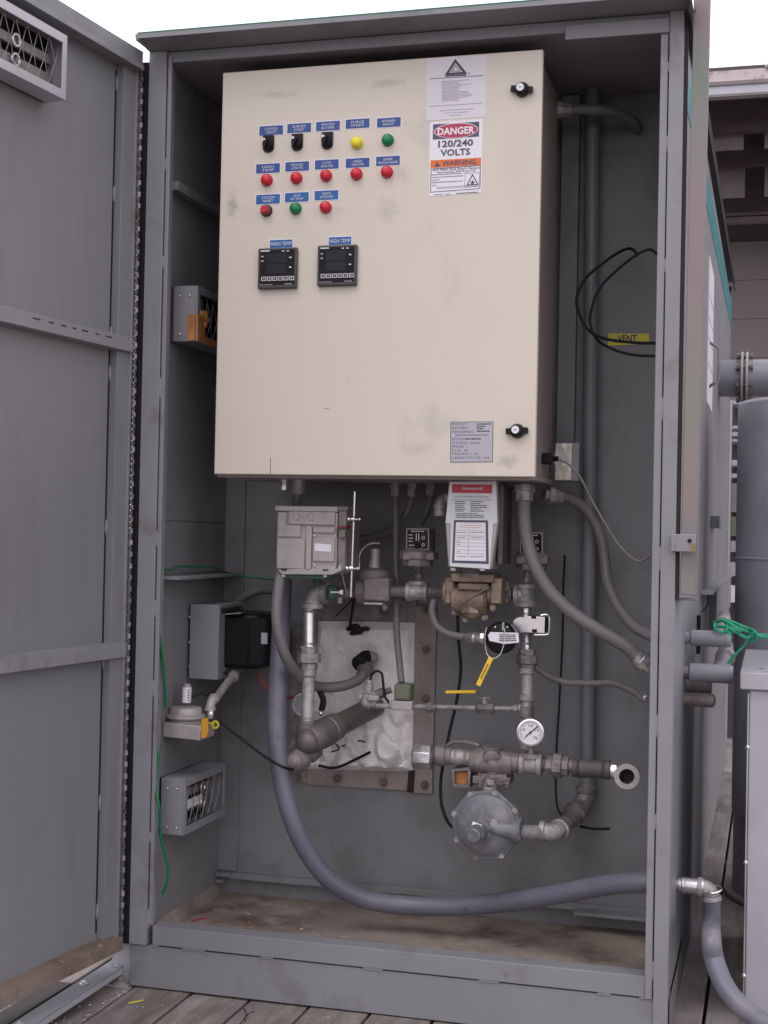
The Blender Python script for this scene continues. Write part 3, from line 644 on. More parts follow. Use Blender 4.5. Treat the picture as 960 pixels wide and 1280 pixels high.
t3 = [A(583, 231.8, YD), A(590.5, 217.5, YD), A(598.5, 230.8, YD)]; ce = (t3[0]+t3[1]+t3[2])/3
B().frame(t3, [ce+(p-ce)*.78 for p in t3], (0, -.0003, 0)).build('hazard_triangle', 'ink', ds)
m = B(); ce = A(590.5, 228, YD)
for t_ in range(7):
    a = 2*math.pi*t_/7; d = V((math.cos(a), 0, math.sin(a))); m.obox(ce+d*.0022, d, V((0, 1, 0)), V((-d.z, 0, d.x)), .0026, .0003, .0006)
m.build('spark_symbol', 'ink', ds)
m = B()
for y_, xe in ((218.3, 577), (221.6, 579), (225, 549), (228, 578), (231.5, 546)): scribble(m, 539.5, xe, y_, .8, YD)
scribble(m, 570, 598, 241.2, 1.1, YD); scribble(m, 542, 553, 243.3, .7, YD); scribble(m, 556, 563, 242.5, .7, YD)
m.build('printed_line', 'ink', ds)
m = B(); 
for y_ in (233.8, 235.4): scribble(m, 546, 597, y_, .7, YD)
m.build('printed_line', 'inkg', ds)

rp = thing('rating_plate', 'silver rating plate with stamped lines beside the lower latch', 'nameplate', A(590, 577, PY))
quad([(563.2, 527.3), (616.8, 526.8), (616, 577.6), (563, 578.2)], PY, .0006).build('plate_rim', 'navy', rp)
quad([(564, 528), (616, 527.6), (615.3, 576.8), (563.8, 577.4)], PY-.0007, .0003).build('plate', 'plate', rp)
YR = PY-.0011
for t, x, y, wd in (('PRODUCT', 574.5, 530.2, 19), ('RECOVERY', 575.5, 534.9, 21), ('MANAGEMENT', 578.5, 539.7, 27),
                    ('SITE ID:', 573, 548.8, 16), ('VOLTAGE: 120/240', 582.5, 553.6, 35), ('PHASE:  1', 575, 558.2, 20), ('F.L.A.:  60', 575, 562.8, 20), ('FREQUENCY:  60', 581, 567.4, 32), ('LARGEST MOTOR:  2HP', 588.5, 572.2, 47)):
    ptext(t, x, y, wd, 3.0, YR, 'ink', rp)
m = B()
for k, xe in enumerate((614, 606, 604, 612)): scribble(m, 596, xe, 529.3+k*3.0, 1.5, YR, -.01, 2.2)
scribble(m, 581, 601, 547.8, 1.6, YR, -.005, 2.2); m.build('printed_line', 'ink', rp)
shear_line(568, 615.5, 543.4, .7, 'ink', rp, 'rule_line', YR, -.003)
m = B()
for x in (567, 612.5): c = A(x, 544.2, YR); m.sphere(c, .0022, 8, (1, .4, 1))
m.build('rivet', 'signw', rp)

# ------------------------------------------------------------------ pipe fittings
EX = V((1, 0, 0)); EY = V((0, 1, 0))
def pipe(T, p0, p1, r, m='iron', nm='pipe'):
    L = (p1-p0).length; pr = [(0, r)]
    if L > .05:                       # cut threads showing at both ends
        for k in range(4): pr += [(.010+k*.0022, r*.955), (.0111+k*.0022, r*1.0)]
        for k in range(4): pr += [(L-.0188+k*.0022, r*.955), (L-.0177+k*.0022, r*1.0)]
    return B().lathe(p0, p1-p0, pr+[(L, r)], 24).build(nm, m, T)
def elbow(T, c, d1, d2, r, m='iron', k=1.9):
    d1 = d1.normalized(); d2 = d2.normalized(); Rr = r*k
    p = [c+d1*Rr, c+d2*Rr]; pts = []
    for j in range(11):
        t = j/10; pts.append((c+d1*Rr)*(1-t)**2+c*2*t*(1-t)+(c+d2*Rr)*t*t)
    b = B(); b.tube(pts, r*1.22, 20)
    for d in (d1, d2): b.lathe(c+d*Rr*.75, d, [(0, r*1.2), (r*.12, r*1.45), (r*.75, r*1.48), (r*.8, r*1.25)], 22)
    return b.build('elbow', m, T)
def tee(T, c, dm, db, r, m='iron', L=None):
    L = L or r*2.0; dm = dm.normalized(); db = db.normalized(); b = B()
    b.lathe(c-dm*L, dm, [(0, r*1.3), (0, r*1.48), (r*.6, r*1.48), (r*.7, r*1.25), (2*L-r*.7, r*1.25), (2*L-r*.6, r*1.48), (2*L, r*1.48), (2*L, r*1.3)], 24)
    b.lathe(c, db, [(0, r*1.2), (L-r*.65, r*1.2), (L-r*.55, r*1.45), (L, r*1.45), (L, r*1.2)], 24)
    return b.build('tee', m, T)
def union(T, c, ax, r, m='iron', L=None):
    L = L or r*1.7; ax = ax.normalized(); b = B()
    b.lathe(c-ax*L, ax, [(0, r*1.25), (L*.55, r*1.25)], 8, .2); b.lathe(c-ax*L*.42, ax, [(0, r*1.55), (.001, r*1.7), (L*.8, r*1.7), (L*.84, r*1.55)], 8, .35); b.lathe(c+ax*L*.42, ax, [(0, r*1.35), (L*.58, r*1.35)], 8, .1)
    return b.build('union_nut', m, T, .0008)
def collar(T, c, ax, r, L, m='iron', nm='coupling', n=24):
    ax = ax.normalized(); return B().lathe(c-ax*L/2, ax, [(0, r*.9), (L*.06, r), (L*.94, r), (L, r*.9)], n).build(nm, m, T)
def bolts(T, pts, r, h, m='iron', d=V((0, -1, 0)), nm='bolt'):
    for p in pts:
        b = B(); b.lathe(p, d, [(0, r*1.7), (h*.2, r*1.7)], 16); b.lathe(p+d*h*.2, d, [(0, r*1.15), (h*.6, r*1.15)], 6); b.lathe(p+d*h*.8, d, [(0, r*.7), (h*.4, r*.65)], 10)
        b.build(nm, m, T)

# ------------------------------------------------------------------ burner opening: frame, wool
YW = DB-.001
bf = thing('burner_mounting_frame', 'rusty bolted bar frame around the white insulation on the back wall', 'mounting frame', A(450, 985, YW))
def bar(c4, th, m='rust', nm='frame_bar', Y=YW): return B().prism([A(x, y, Y) for x, y in c4], (0, -th, 0)).build(nm, m, bf, .001)
bar([(520, 757), (547, 757), (541, 992), (516, 990)], .010)
bar([(385, 958), (516, 964), (515, 988), (382, 980)], .008)
bar([(366, 790), (398, 760), (398, 800), (385, 978), (362, 976)], .010, 'iron')
bar([(392, 745), (521, 749), (521, 777), (396, 775)], .009, 'iron')
m = B(); m.prism([A(x, y, YW-.001) for x, y in ((512, 962), (520, 962), (518, 990), (510, 989))], (0, -.012, 0)); m.build('weld_seam', 'char', bf)
bolts(bf, [A(x, y, YW-.011) for x, y in ((533, 812), (532.5, 873), (531, 981), (533, 762), (372, 970), (422.5, 973), (479.5, 977.5), (479, 764))], .0066, .014, 'boltm')
ins = B(); NX, NZ = 70, 96; C4 = [A(397, 776, YW), A(522, 778, YW), A(519, 966, YW), A(372, 962, YW)]; gr = []
for j in range(NZ+1):
    row = []; v = j/NZ; a = C4[0].lerp(C4[3], v); b = C4[1].lerp(C4[2], v)
    for i in range(NX+1):
        p = a.lerp(b, i/NX); e = min(i, NX-i, j, NZ-j)/5.; e = min(1, e)
        lo_ = max(0, min(1, (v-.45)/.2)); h = .014+(.010+.022*lo_)*(noise.noise(p*13)+.4)+(.005+.012*lo_)*noise.noise(p*34)+(.002+.002*lo_)*noise.noise(p*85)+.0015*noise.noise(p*230)
        if v > .60: h += .030*(abs(noise.noise(p*20+V((4, 0, 0))))*1.6-.1)
        cav = math.exp(-(((p.x-A(457, 815, YW).x)/.028)**2+((p.z-A(457, 822, YW).z)/.030)**2)); h -= .03*cav
        row.append(ins.bm.verts.new(p+V((0, -max(.001, h)*e-.001, 0))))
    gr.append(row)
for j in range(NZ):
    for i in range(NX): ins.face([gr[j][i], gr[j][i+1], gr[j+1][i+1], gr[j+1][i]])
iw = thing('insulation_wool', 'lumpy dirty white insulation wool packed in the burner opening', 'insulation', C4[3])
ins.build('wool_blanket', 'insul', iw)
m = B()
for k, (x, y) in enumerate(((438, 785), (443, 788), (447, 790), (452, 788), (457, 786), (444, 783), (441, 792))): m.sphere(A(x, y, YW-.035), .007+.002*(k % 3), 8, (1.3, .6, .7))
m.tube(spl([A(434, 786, YW-.035), A(446, 787, YW-.04), A(459, 785, YW-.035)], 6), .005, 8)
m.build('charred_lump', 'char', iw)
m = B(); m.tube(spl([A(427, 933, YW-.03), A(450, 926, YW-.035), A(466, 934, YW-.03)], 6), .002, 6); m.tube(spl([A(418, 928, YW-.03), A(424, 936, YW-.03), A(414, 940, YW-.03)], 6), .002, 6)
m.build('split', 'char', iw)
# wire that hangs from the linkage to the charred lump
m = B(); m.tube(spl([A(443, 742, .30), A(441, 760, .36), A(437, 785, YW-.04)], 8), .0038, 8); m.tube(spl([A(441, 748, .30), A(432, 758, .32), A(419, 771, .36)], 6), .0018, 6)
tag(m.build('hanging_strip', 'char'), 'charred black strip hanging from the linkage rod onto the insulation', 'strip')
# igniter boot and its conduit
ig = thing('ignition_boot', 'black rubber boot with side cap plugged into the insulation wool', 'ignition lead', A(457, 825, YW-.03))
a = A(446, 830, .40); b = A(470, 818, .44)
B().lathe(A(447, 831, .38), A(462, 820, .43)-A(447, 831, .38), [(0, .017), (.004, .021), (.04, .022), (.05, .019)], 24).build('boot', 'blackm', ig)
B().lathe(A(461, 822, .41), A(472, 822, .43)-A(461, 822, .41), [(0, .014), (.012, .016), (.022, .012)], 20).build('cap', 'iron_grey', ig)

# ------------------------------------------------------------------ conduits
def hose(name, label, pts, r, m='conduit', cat='conduit', group=None, conn=None, k=12, n=16):
    P = [A(*p) if len(p) == 3 and not isinstance(p, Vector) else p for p in pts]
    if conn:
        T = thing(name, label, cat, P[0], group); c = spl(P, k); B().tube(c, r, n).build('tube', m, T)
        if 'a' in conn: 
            d = (c[0]-c[1]).normalized(); B().lathe(c[0]-d*.012, d, [(-.018, r*1.1), (-.017, r*1.35), (.004, r*1.4), (.005, r*1.7), (.020, r*1.7), (.021, r*1.1), (.03, r*1.1)], 8).build('connector', 'iron_grey', T)
        if 'b' in conn:
            d = (c[-1]-c[-2]).normalized(); B().lathe(c[-1]-d*.022, d, [(0, r*1.25), (.012, r*1.3), (.013, r*1.55), (.028, r*1.55), (.029, r*1.1), (.04, r*1.1)], 8 if 'h' in conn else 20).build('connector', 'zinc' if 'z' in conn else 'alu_dk', T)
        return T
    o = B().tube(spl(P, k), r, n).build(name, m); tag(o, label, cat, group); return o
FC = 'grey flexible conduits'
hose('flexible_conduit', 'grey conduit looping from the grey valve actuator down to the black boot', [(351, 714, .13), (347, 745, .11), (346, 775, .10), (351, 803, .11), (362, 830, .14), (380, 851, .22), (402, 859, .29), (430, 857, .33), (450, 848, .36), (457, 836, .39)], 7.0*S, group=FC, conn='b')
hose('flexible_conduit', 'short grey conduit from the panel into the top of the grey valve actuator', [(373, 601, .16), (373, 616, .17), (370, 632, .20)], 6*S, group=FC, conn='a')
hose('flexible_conduit', 'straight grey conduit dropping from the panel to the olive solenoid coil', [(494, 605, .30), (495, 660, .30), (495, 720, .30), (496, 790, .29), (499, 825, .28), (502, 853, .26)], 4.5*S, group=FC, conn='a')
hose('flexible_conduit', 'grey conduit sweeping left from the panel behind the linkage rod', [(516, 605, .32), (513, 630, .33), (502, 650, .35), (485, 664, .37), (465, 671, .39), (440, 674, .41)], 4.6*S, group=FC, conn='a')
hose('flexible_conduit', 'grey conduit from the panel down to the left pressure switch', [(539, 604, .32), (537, 628, .32), (531, 645, .31), (524, 658, .28)], 4.4*S, group=FC, conn='a')
hose('flexible_conduit', 'thick grey conduit curving down right from the panel corner across the pipes', [(655, 612, .17), (655, 640, .16), (658, 670, .15), (668, 705, .15), (686, 737, .16), (714, 765, .17), (750, 789, .18), (782, 808, .19), (804, 828, .20)], 8.3*S, group=FC, conn='abz')
hose('flexible_conduit', 'grey conduit looping right from the panel corner down to the side wall', [(688, 619, .30), (712, 623, .33), (735, 640, .36), (750, 668, .37), (756, 700, .37), (760, 730, .36), (775, 762, .32), (795, 785, .25), (820, 797, .18), (830, 799, .16)], 7*S, group=FC, conn='a')
hose('flexible_conduit', 'thin grey conduit from the riser union to the side wall fitting', [(668, 832, .26), (682, 843, .28), (704, 852, .30), (735, 854, .30), (765, 854, .28), (785, 861, .25), (798, 868, .22), (806, 872, .20)], 4.3*S, group=FC, conn='bz')
hose('flexible_conduit', 'grey conduit from the brass valve round to the black disc switch', [(542, 750, .23), (540, 765, .22), (546, 782, .20), (560, 792, .18), (578, 796, .16), (592, 797, .14)], 4.5*S, group=FC, conn='bzh')
hose('grey_hose', 'very thick blue grey hose sweeping down and across the floor to the right wall', [(354, 726, .30), (351, 790, .24), (348, 850, .20), (346, 900, .18), (350, 960, .16), (364, 1020, .15), (385, 1066, .17), (415, 1102, .20), (455, 1123, .24), (500, 1131, .27), (560, 1133, .27), (630, 1128, .24), (700, 1117, .18), (760, 1106, .12), (800, 1103, .08), (833, 1104, .07)], 12.2*S, 'hose', 'hose', n=24)
hose('grey_hose', 'grey hose arching from behind the black transformer to the actuator', [(285, 770, .42), (293, 755, .42), (310, 743, .40), (328, 737, .38), (345, 738, .34)], 6.8*S, 'conduit', 'hose')
hose('elbow_conduit', 'grey painted conduit crossing high on the back wall beside the panel', [(698, 137, .30), (722, 137, .32), (755, 138, .34), (778, 143, .38), (793, 153, .42), (797, 162, .465)], 6.5*S, 'pipe_paint', conn='a')
# cables
BC = 'thin black cables'
def cable(label, pts, r, m='rubber', cat='cable', nm='cable', group=None): return hose(nm, label, pts, r, m, cat, group, None, 10, 8)
cable('black cable from the air switch drooping across the thick hose to the pipe elbow', [(275, 902, .12), (300, 922, .12), (330, 945, .11), (352, 958, .10), (366, 962, .15)], 1.8*S, group=BC)
cable('short black rod lying against the lower edge of the white insulation', [(398, 957, .40), (415, 960, .41), (428, 957, .415), (445, 949, .42), (463, 940, .42)], 1.9*S, cat='rod', nm='bent_rod')
cable('black cable hanging from the brass valve down to the round regulator', [(572, 770, .20), (573, 800, .22), (576, 835, .26), (571, 875, .28), (563, 910, .28), (556, 945, .28), (551, 975, .27), (552, 1005, .25), (560, 1028, .22), (569, 1036, .19)], 2.1*S, group=BC)
cable('thin black cable hanging straight beside the tall grey pipe', [(706, 694, .42), (704, 740, .43), (703, 800, .44), (699, 880, .44), (695, 950, .44), (696, 1005, .43), (706, 1022, .42), (722, 1030, .42)], 1.4*S, group=BC)
cable('outer black cable loop beside the yellow vent label', [(822, 429, .10), (790, 428, .16), (755, 423, .22), (735, 412, .26), (724, 392, .28), (721, 372, .29), (732, 348, .30), (755, 328, .31), (776, 314, .33), (789, 311, .36), (797, 318, .44)], 2.0*S, group=BC)
cable('inner black cable loop ending below the yellow vent label', [(822, 445, .10), (795, 444, .14), (770, 438, .20), (748, 426, .25), (738, 405, .27), (741, 380, .28), (752, 357, .29), (772, 337, .30), (795, 319, .30), (812, 312, .30), (822, 318, .3)], 1.8*S, group=BC)
cable('thin grey cable swinging from the black gland to the side wall', [(698, 574, .17), (712, 581, .17), (726, 598, .17), (738, 622, .18), (755, 652, .18), (775, 683, .18), (796, 701, .17), (812, 695, .15), (824, 678, .13)], 1.6*S, 'conduit', group=None)
cable('short black cable end poking from the flange elbow', [(725, 1033, .40), (742, 1036, .38), (762, 1036, .36)], 1.7*S, group=BC)
cable('red wire looping from the black transformer to the dial behind the pipe', [(324, 842, .30), (330, 856, .29), (342, 867, .28), (360, 872, .28), (374, 871, .28)], 1.7*S, 'rwire', 'wire', 'wire')
cable('green wire lying along the left wall ledge and running behind the actuator', [(197, 716, .02), (204, 711, .05), (213, 713, .08), (222, 708, .12), (245, 708, .2), (268, 709, .30), (285, 716, .40), (310, 721, .42), (335, 724, .42), (350, 726, .40)], 1.3*S, 'gwire', 'wire', 'wire')
cable('green wire with pale tag hanging beside the grey junction box', [(199, 795, .03), (201, 808, .035), (204, 830, .04), (206, 860, .05), (207, 885, .06)], 2.0*S, 'gwire', 'wire', 'wire')
cable('green wire dangling from under the left air switch past the low heater', [(200, 925, .06), (197, 960, .02), (195, 985, .005), (199, 1010, .0), (200, 1035, .02), (204, 1060, .03), (210, 1083, .04), (209, 1103, .04), (203, 1118, .04)], 1.9*S, 'gwire', 'wire', 'wire')
m = B(); m.tube([A(493, 600, .3), A(493, 596, .3)], .003, 6)

# ------------------------------------------------------------------ tall painted pipe and the lower regulator train
lt = thing('gas_train', 'iron gas piping run with unions, tees and an open elbow at the right', 'gas piping', A(660, 1050, .25))
YL = .24; Lp = lambda x, y, Y=YL: A(x, y, Y)
pipe(lt, A(741, 100, .42), A(734, 985, .42), 10*S, 'pipe_paint', 'riser_pipe')
collar(lt, A(734, 992, .42), EZ, 12.5*S, .03)
elbow(lt, A(733, 1003, .42), EZ, Lp(712, 1022, .36)-A(733, 1003, .42), 9.5*S, 'iron')
pipe(lt, A(728, 1008, .40), Lp(702, 1034, .30), 10*S)
B().lathe(A(721, 1014, .375), A(702, 1036, .32)-A(725, 1012, .39), [(0, 15*S), (.010, 15.5*S), (.012, 13*S), (.03, 13*S)], 24).build('flange', 'iron', lt)
elbow(lt, Lp(694, 1041, .26), A(712, 1026, .36)-Lp(694, 1041, .26), -EX, 9.5*S, 'iron_grey', 1.7)
pipe(lt, Lp(682, 1041, .26), Lp(640, 1040, .20), 9.5*S, 'iron_grey')
# upper run of this train
d = (Lp(766, 964)-Lp(560, 946)).normalized()
B().lathe(Lp(517, 945, .22), EX, [(0, 15*S), (.004, 16.5*S), (.045, 16.5*S), (.05, 12*S), (.049, 11*S), (.012, 10*S)], 8, .35).build('pipe_cap', 'zinc', lt, .001)
collar(lt, Lp(552, 944), EX, 13.5*S, .024, 'alu_dk'); collar(lt, Lp(553, 944), EX, 11.5*S, .05, 'alu_dk')
pipe(lt, Lp(545, 944), Lp(768, 962), 8.8*S)
pipe(lt, Lp(563, 945), Lp(590, 948), 10.2*S, 'iron_grey')
B().tube(spl([Lp(556, 935, .25), Lp(566, 928, .27), Lp(585, 928, .27), Lp(600, 933, .26)], 6), .005, 8).build('bypass_tube', 'iron', lt)
b = B(); b.lathe(Lp(589, 950), d, [(0, 15*S), (.012, 16*S), (.02, 17*S), (.05, 18.5*S), (.075, 16*S), (.094, 14.5*S), (.10, 15*S)], 24)
b.lathe(Lp(615, 950), EZ, [(0, 15*S), (.03, 13*S), (.036, 8*S)], 20); b.lathe(Lp(615, 945), V((.2, -1, -.2)), [(0, 15*S), (.03, 12*S), (.034, 7*S)], 18)
b.build('valve_body', 'iron', lt)
b = B(); b.lathe(Lp(617, 955), -EZ, [(0, 13*S), (.018, 15*S), (.02, 21*S), (.028, 22*S), (.03, 18*S), (.045, 18*S)], 6, .5)
b.box(Lp(594, 970).x, Lp(640, 970).x, YL-.03, YL+.03, Lp(617, 978).z, Lp(617, 969).z); b.build('bonnet', 'iron', lt, .001)
bolts(lt, [Lp(600, 980, .21), Lp(612, 982, .20), Lp(634, 981, .21)], .006, .008, 'iron', V((0, -.5, -1)).normalized(), 'bonnet_bolt')
tee(lt, Lp(664, 955), d, EZ, 10.2*S, 'iron_grey', 14*S)
collar(lt, Lp(645, 953), d, 13.5*S, .018)
union(lt, Lp(697, 957), d, 9.6*S, 'iron', 14*S)
pipe(lt, Lp(716, 959.5), Lp(763, 962.5), 11.8*S, 'sleevem', 'sleeve')
pipe(lt, Lp(764, 963), Lp(776, 964), 9.5*S, 'bright', 'nipple'); collar(lt, Lp(768, 963.4), d, 11.5*S, .012, 'bright')
e = Lp(783, 966)
b = B(); b.tube(spl([Lp(773, 964), Lp(781, 965.5), e+V((.004, -.010, -.002)), e+V((.006, -.024, -.003))], 6), 11*S, 20)
ea = V((.12, -1, -.02)).normalized(); b.pipe_open(e+ea*.016, e+ea*.046, 15.5*S, 9.3*S, 28); eb = b.build('open_elbow', 'zinc', lt)
B().cyl(e+ea*.027, e+ea*.0285, 9*S, n=24).build('bore', 'dark', eb)
# gauge
def gauge(T, c, ax, r, nm='pressure_gauge', ang=2.3):
    ax = ax.normalized(); b = B(); b.lathe(c, ax, [(0, r*.9), (.004, r), (.026, r), (.03, r*.97), (.031, r*.86), (.027, r*.84)], 36, cap=True); g_ = b.build('bezel', 'bright', T)
    f = c+ax*.0275; B().cyl(f, f+ax*.0008, r*.84, n=36).build('dial', 'signw', T)
    ref = EZ; e1 = (ref-ax*ref.dot(ax)).normalized(); e2 = ax.cross(e1); b = B()
    for k in range(28):
        a = R(-135+270*k/27); dd = e1*math.cos(a)+e2*math.sin(a); L = .10 if k % 3 else .17
        b.obox(f+ax*.0012+dd*r*(.76-L/2), dd, ax, dd.cross(ax), r*L/2, .0002, .0005)
    b.build('scale_mark', 'ink', T)
    b = B()
    for k in range(7):
        pass
    dd = (e1*math.cos(ang)+e2*math.sin(ang)); b.obox(f+ax*.002+dd*r*.15, dd, ax, dd.cross(ax), r*.55, .0004, .0011); b.cyl(f+ax*.001, f+ax*.003, .0028, n=10)
    b.build('pointer', 'ink', T)
    for k, s_ in enumerate(('0', '5', '10', '15', '20')):
        a = R(135-67.5*k); q = e1*math.cos(a)-e2*math.sin(-a); q = e1*math.cos(a)+e2*math.sin(a); text(s_, f+ax*.0015+q*r*.48, r*.14*len(s_), r*.17, 'ink', T, ax=V((1, 0, 0)), up=e1)
gg = thing('pressure_gauge', 'round white faced pressure gauge with steel rim on the lower pipe run', 'gauge', A(664, 935, .22))
gauge(gg, A(664, 913.5, .22), V((.1, -1, 0)), 17.5*S, ang=-.85)
B().lathe(A(664, 930, .232), -EZ, [(0, .009), (.008, .009), (.009, .0065), (.02, .0065), (.021, .010), (.028, .010)], 8).build('stem', 'iron_grey', gg)
# regulator
YG = .18
rg = thing('gas_regulator', 'round grey diaphragm regulator with bolted octagonal rim', 'regulator', A(608, 1075, YG))
c = A(608, 1031, YG); r = 42*S; ay = V((0, -1, 0))
B().lathe(c+V((0, .004, 0)), ay, [(-.03, r*.62), (-.012, r*.9), (0, r*.96)], 32).build('rear_cover', 'regul', rg)
b = B(); b.prism([c+V((r*1.10*math.cos(t), 0, r*1.10*math.sin(t))) for t in [math.pi/8+math.pi/4*k+.12 for k in range(8)]], (0, -.009, 0)); b.build('rim', 'regul', rg, .003)
B().lathe(c+ay*.0092, ay, [(0, r*.93), (.005, r*.92), (.007, r*.85), (.008, r*.84), (.011, r*.80), (.016, r*.55), (.019, r*.30)], 40).build('front_cover', 'regul', rg)
bolts(rg, [c+V((r*.99*math.cos(t), -.009, r*.99*math.sin(t))) for t in [.12+math.pi/8+math.pi/4*k for k in range(8)]], .0042, .006, 'iron_grey')
c2 = A(601, 1038, YG-.015)
b = B(); b.lathe(c2, V((-.15, -1, -.05)), [(0, 17*S), (.012, 16*S), (.014, 12*S), (.04, 12*S)], 24); b.lathe(c2+V((-.006, -.04, -.003)), V((-.15, -1, -.05)), [(0, 10*S), (.01, 10*S), (.013, 8*S)], 8); b.build('vent_cap', 'regul', rg)
B().obox(c2+V((-.003, -.034, .018)), V((.9, 0, -.3)), V((.1, 1, .6)).normalized(), V((.3, -.5, .8)).normalized(), .012, .006, .0015).build('tag', 'signw', rg)
p1 = A(612, 1033, YG-.022); p2 = A(648, 1039, YG-.01)
B().tube([p1, A(625, 1036, YG-.02), A(638, 1038, YG-.015), p2, A(650, 1039.5, YG-.01)], [8*S, 9.5*S, 11*S, 17*S, 17.5*S], 24).build('inlet_neck', 'regul', rg)
B().lathe(A(618, 1029, YG-.03), ay, [(0, 6*S), (.006, 5*S)], 8).build('plug', 'iron_grey', rg)
pipe(rg, A(613, 975, .22), A(611, 1000, .20), 10*S, 'iron', 'outlet_neck')
# rusty channel bracket
br = B()
for (a, b_) in (((566, 962), (571, 984)), ((583, 960), (588, 983))):
    pass
br.frame([A(x, y, .22) for x, y in ((564.5, 962), (588.5, 959), (587, 985), (566, 984))], [A(x, y, .22) for x, y in ((568, 965), (585, 963), (584, 981), (569, 980))], (0, .22, 0))
kb = thing('channel_bracket', 'small rusty square channel under the lower pipe left of the regulator', 'bracket', A(576, 985, .22)); br.build('channel', 'iron', kb)
B().prism([A(x, y, .232) for x, y in ((568.5, 966), (584.5, 964), (583.5, 980.5), (569.5, 979.5))], (0, .01, 0)).build('rust_plug', 'rustor', kb)

# ------------------------------------------------------------------ upper gas train
ut = thing('gas_train', 'iron gas piping with tees running level under the control panel and down', 'gas piping', A(560, 745, .25))
YU = .25; Up = lambda x, y, Y=YU: A(x, y, Y)
pipe(ut, Up(484, 739), Up(640, 743), 8*S, 'iron')
tee(ut, Up(522, 740), EX, EZ, 8.2*S, 'iron_grey', 14*S)
pipe(ut, Up(523, 728), Up(524, 700), 4*S, 'iron', 'nipple'); collar(ut, Up(523.5, 720), EZ, 6.5*S, .012)
tee(ut, Up(657, 744), EZ, -EX, 8.8*S, 'iron_grey', 14*S)
pipe(ut, Up(658, 728), Up(660, 705), 4*S, 'iron', 'nipple')
pipe(ut, Up(658, 760), Up(658, 812), 6.8*S, 'zinc', 'nipple')
union(ut, Up(659, 824), EZ, 8.4*S, 'iron', 13*S)
pipe(ut, Up(659, 834), Up(658, 935), 8.2*S, 'iron_grey')
collar(ut, Up(658, 838), EZ, 10.5*S, .014, 'iron_grey'); collar(ut, Up(658, 871), EZ, 11*S, .016, 'iron_grey'); collar(ut, Up(658, 890), EZ, 9.5*S, .03, 'iron')
b = B(); b.tube(spl([Up(630, 728), Up(634, 740), Up(632, 752)], 5), .012, 10); b.build('valve_end', 'brass', ut)
# slow opening valve: brass body
vb = thing('brass_gas_valve', 'tarnished brass gas valve body under the white valve actuator', 'valve', A(590, 770, .2))
b = B(); b.lathe(Up(556, 740, .22), EX, [(0, 17*S), (.004, 19*S), (.02, 19*S), (.022, 16*S), (.03, 17*S), (.10, 17*S), (.108, 16*S), (.11, 19*S), (.126, 19*S), (.13, 15*S)], 24)
b.lathe(Up(566, 748, .205), EX, [(0, 16*S), (.004, 20*S), (.08, 20*S), (.086, 16*S)], 28)
b.lathe(Up(590, 756, .20), V((0, -.2, -1)), [(0, 15*S), (.022, 15*S), (.028, 12*S), (.034, 8*S)], 8)
b.build('valve_body', 'brass', vb)
B().box(*ptbox(556, 567, 722, 755, .18, .27)).build('end_flange', 'brass', vb, .003); B().box(*ptbox(613, 627, 722, 755, .18, .27)).build('end_flange', 'brass', vb, .003)
B().box(*ptbox(563, 617, 717, 728, .165, .27)).build('top_flange', 'brass', vb, .003)
B().box(*ptbox(572, 610, 729, 738, .168, .21)).build('front_web', 'brass', vb, .003)
B().obox(Up(592, 745, .166), V((.83, 0, .50)), EY, V((-.50, 0, .83)), .045, .003, .0022).build('casting_line', 'bronze', vb)
bolts(vb, [Up(568, 765, .19), Up(616, 760, .19), Up(582, 774, .20), Up(606, 772, .2)], .0045, .008, 'brass', nm='bolt')
B().lathe(Up(590, 716, .20), EZ, [(-.01, 22*S), (.0, 22*S), (.001, 16*S), (.012, 16*S)], 24).build('neck', 'iron', vb)
# white actuator
wa = thing('white_valve_actuator', 'white tapered valve actuator with red brand banner and dark framed table label', 'valve actuator', A(588, 712, .1))
YA = .10
pts = [(561.5, 601.5), (621, 601), (622.5, 652), (614.5, 712), (560, 708.5), (556.5, 655)]
B().prism([A(x, y, YA) for x, y in pts], (0, .11, 0)).build('housing', 'alu', wa, .003)
cover = B().prism([A(x, y, YA-.0001) for x, y in ((562, 602), (620.5, 601.5), (622, 654), (617, 655), (612.5, 711.5), (562.5, 708), (563.5, 655), (557, 654))], (0, -.003, 0)).build('front_cover', 'white', wa, .001)
B().box(*ptbox(622, 629, 606, 706, YA+.02, YA+.13)).build('side_housing', 'sleevem', wa, .003)
YF = YA-.0034
rect(590, 611, 50, 10.8, YF, .0004, 'hred', cover, 'banner'); ptext('Honeywell', 590.5, 611, 25, 5.2, YF-.0008, 'paper', cover, bold=.01)
ptext('FLUID POWER ACTUATOR', 590, 621, 42, 2.2, YF-.0001, 'ink', cover); shear_line(565, 615, 624.7, .45, 'ink', cover, 'rule_line', YF, 0)
m = B(); rnd = random.Random(11)
for k in range(9):
    if k < 6: scribble(m, 569, 581+rnd.uniform(-2, 4), 626.5+k*2.35, 1.1, YF, 0, 2.2); scribble(m, 588, 604+rnd.uniform(-5, 6), 626.5+k*2.35, 1.1, YF, 0, 2.2)
    else: scribble(m, 569.5, 598+rnd.uniform(-3, 8), 627.5+k*2.35, 1.1, YF, 0, 2.4)
m.build('printed_line', 'ink', cover)
B().frame([A(x, y, YF) for x, y in ((567.5, 650), (610, 650.5), (611, 705), (565, 703.5))], [A(x, y, YF) for x, y in ((570, 652.8), (607, 653.2), (607.5, 701.5), (568, 700.5))], (0, -.0004, 0)).build('label_border', 'navy', cover)
B().prism([A(x, y, YF) for x, y in ((570, 652.8), (607, 653.2), (607.5, 701.5), (568, 700.5))], (0, -.0002, 0)).build('table_label', 'signw', cover)
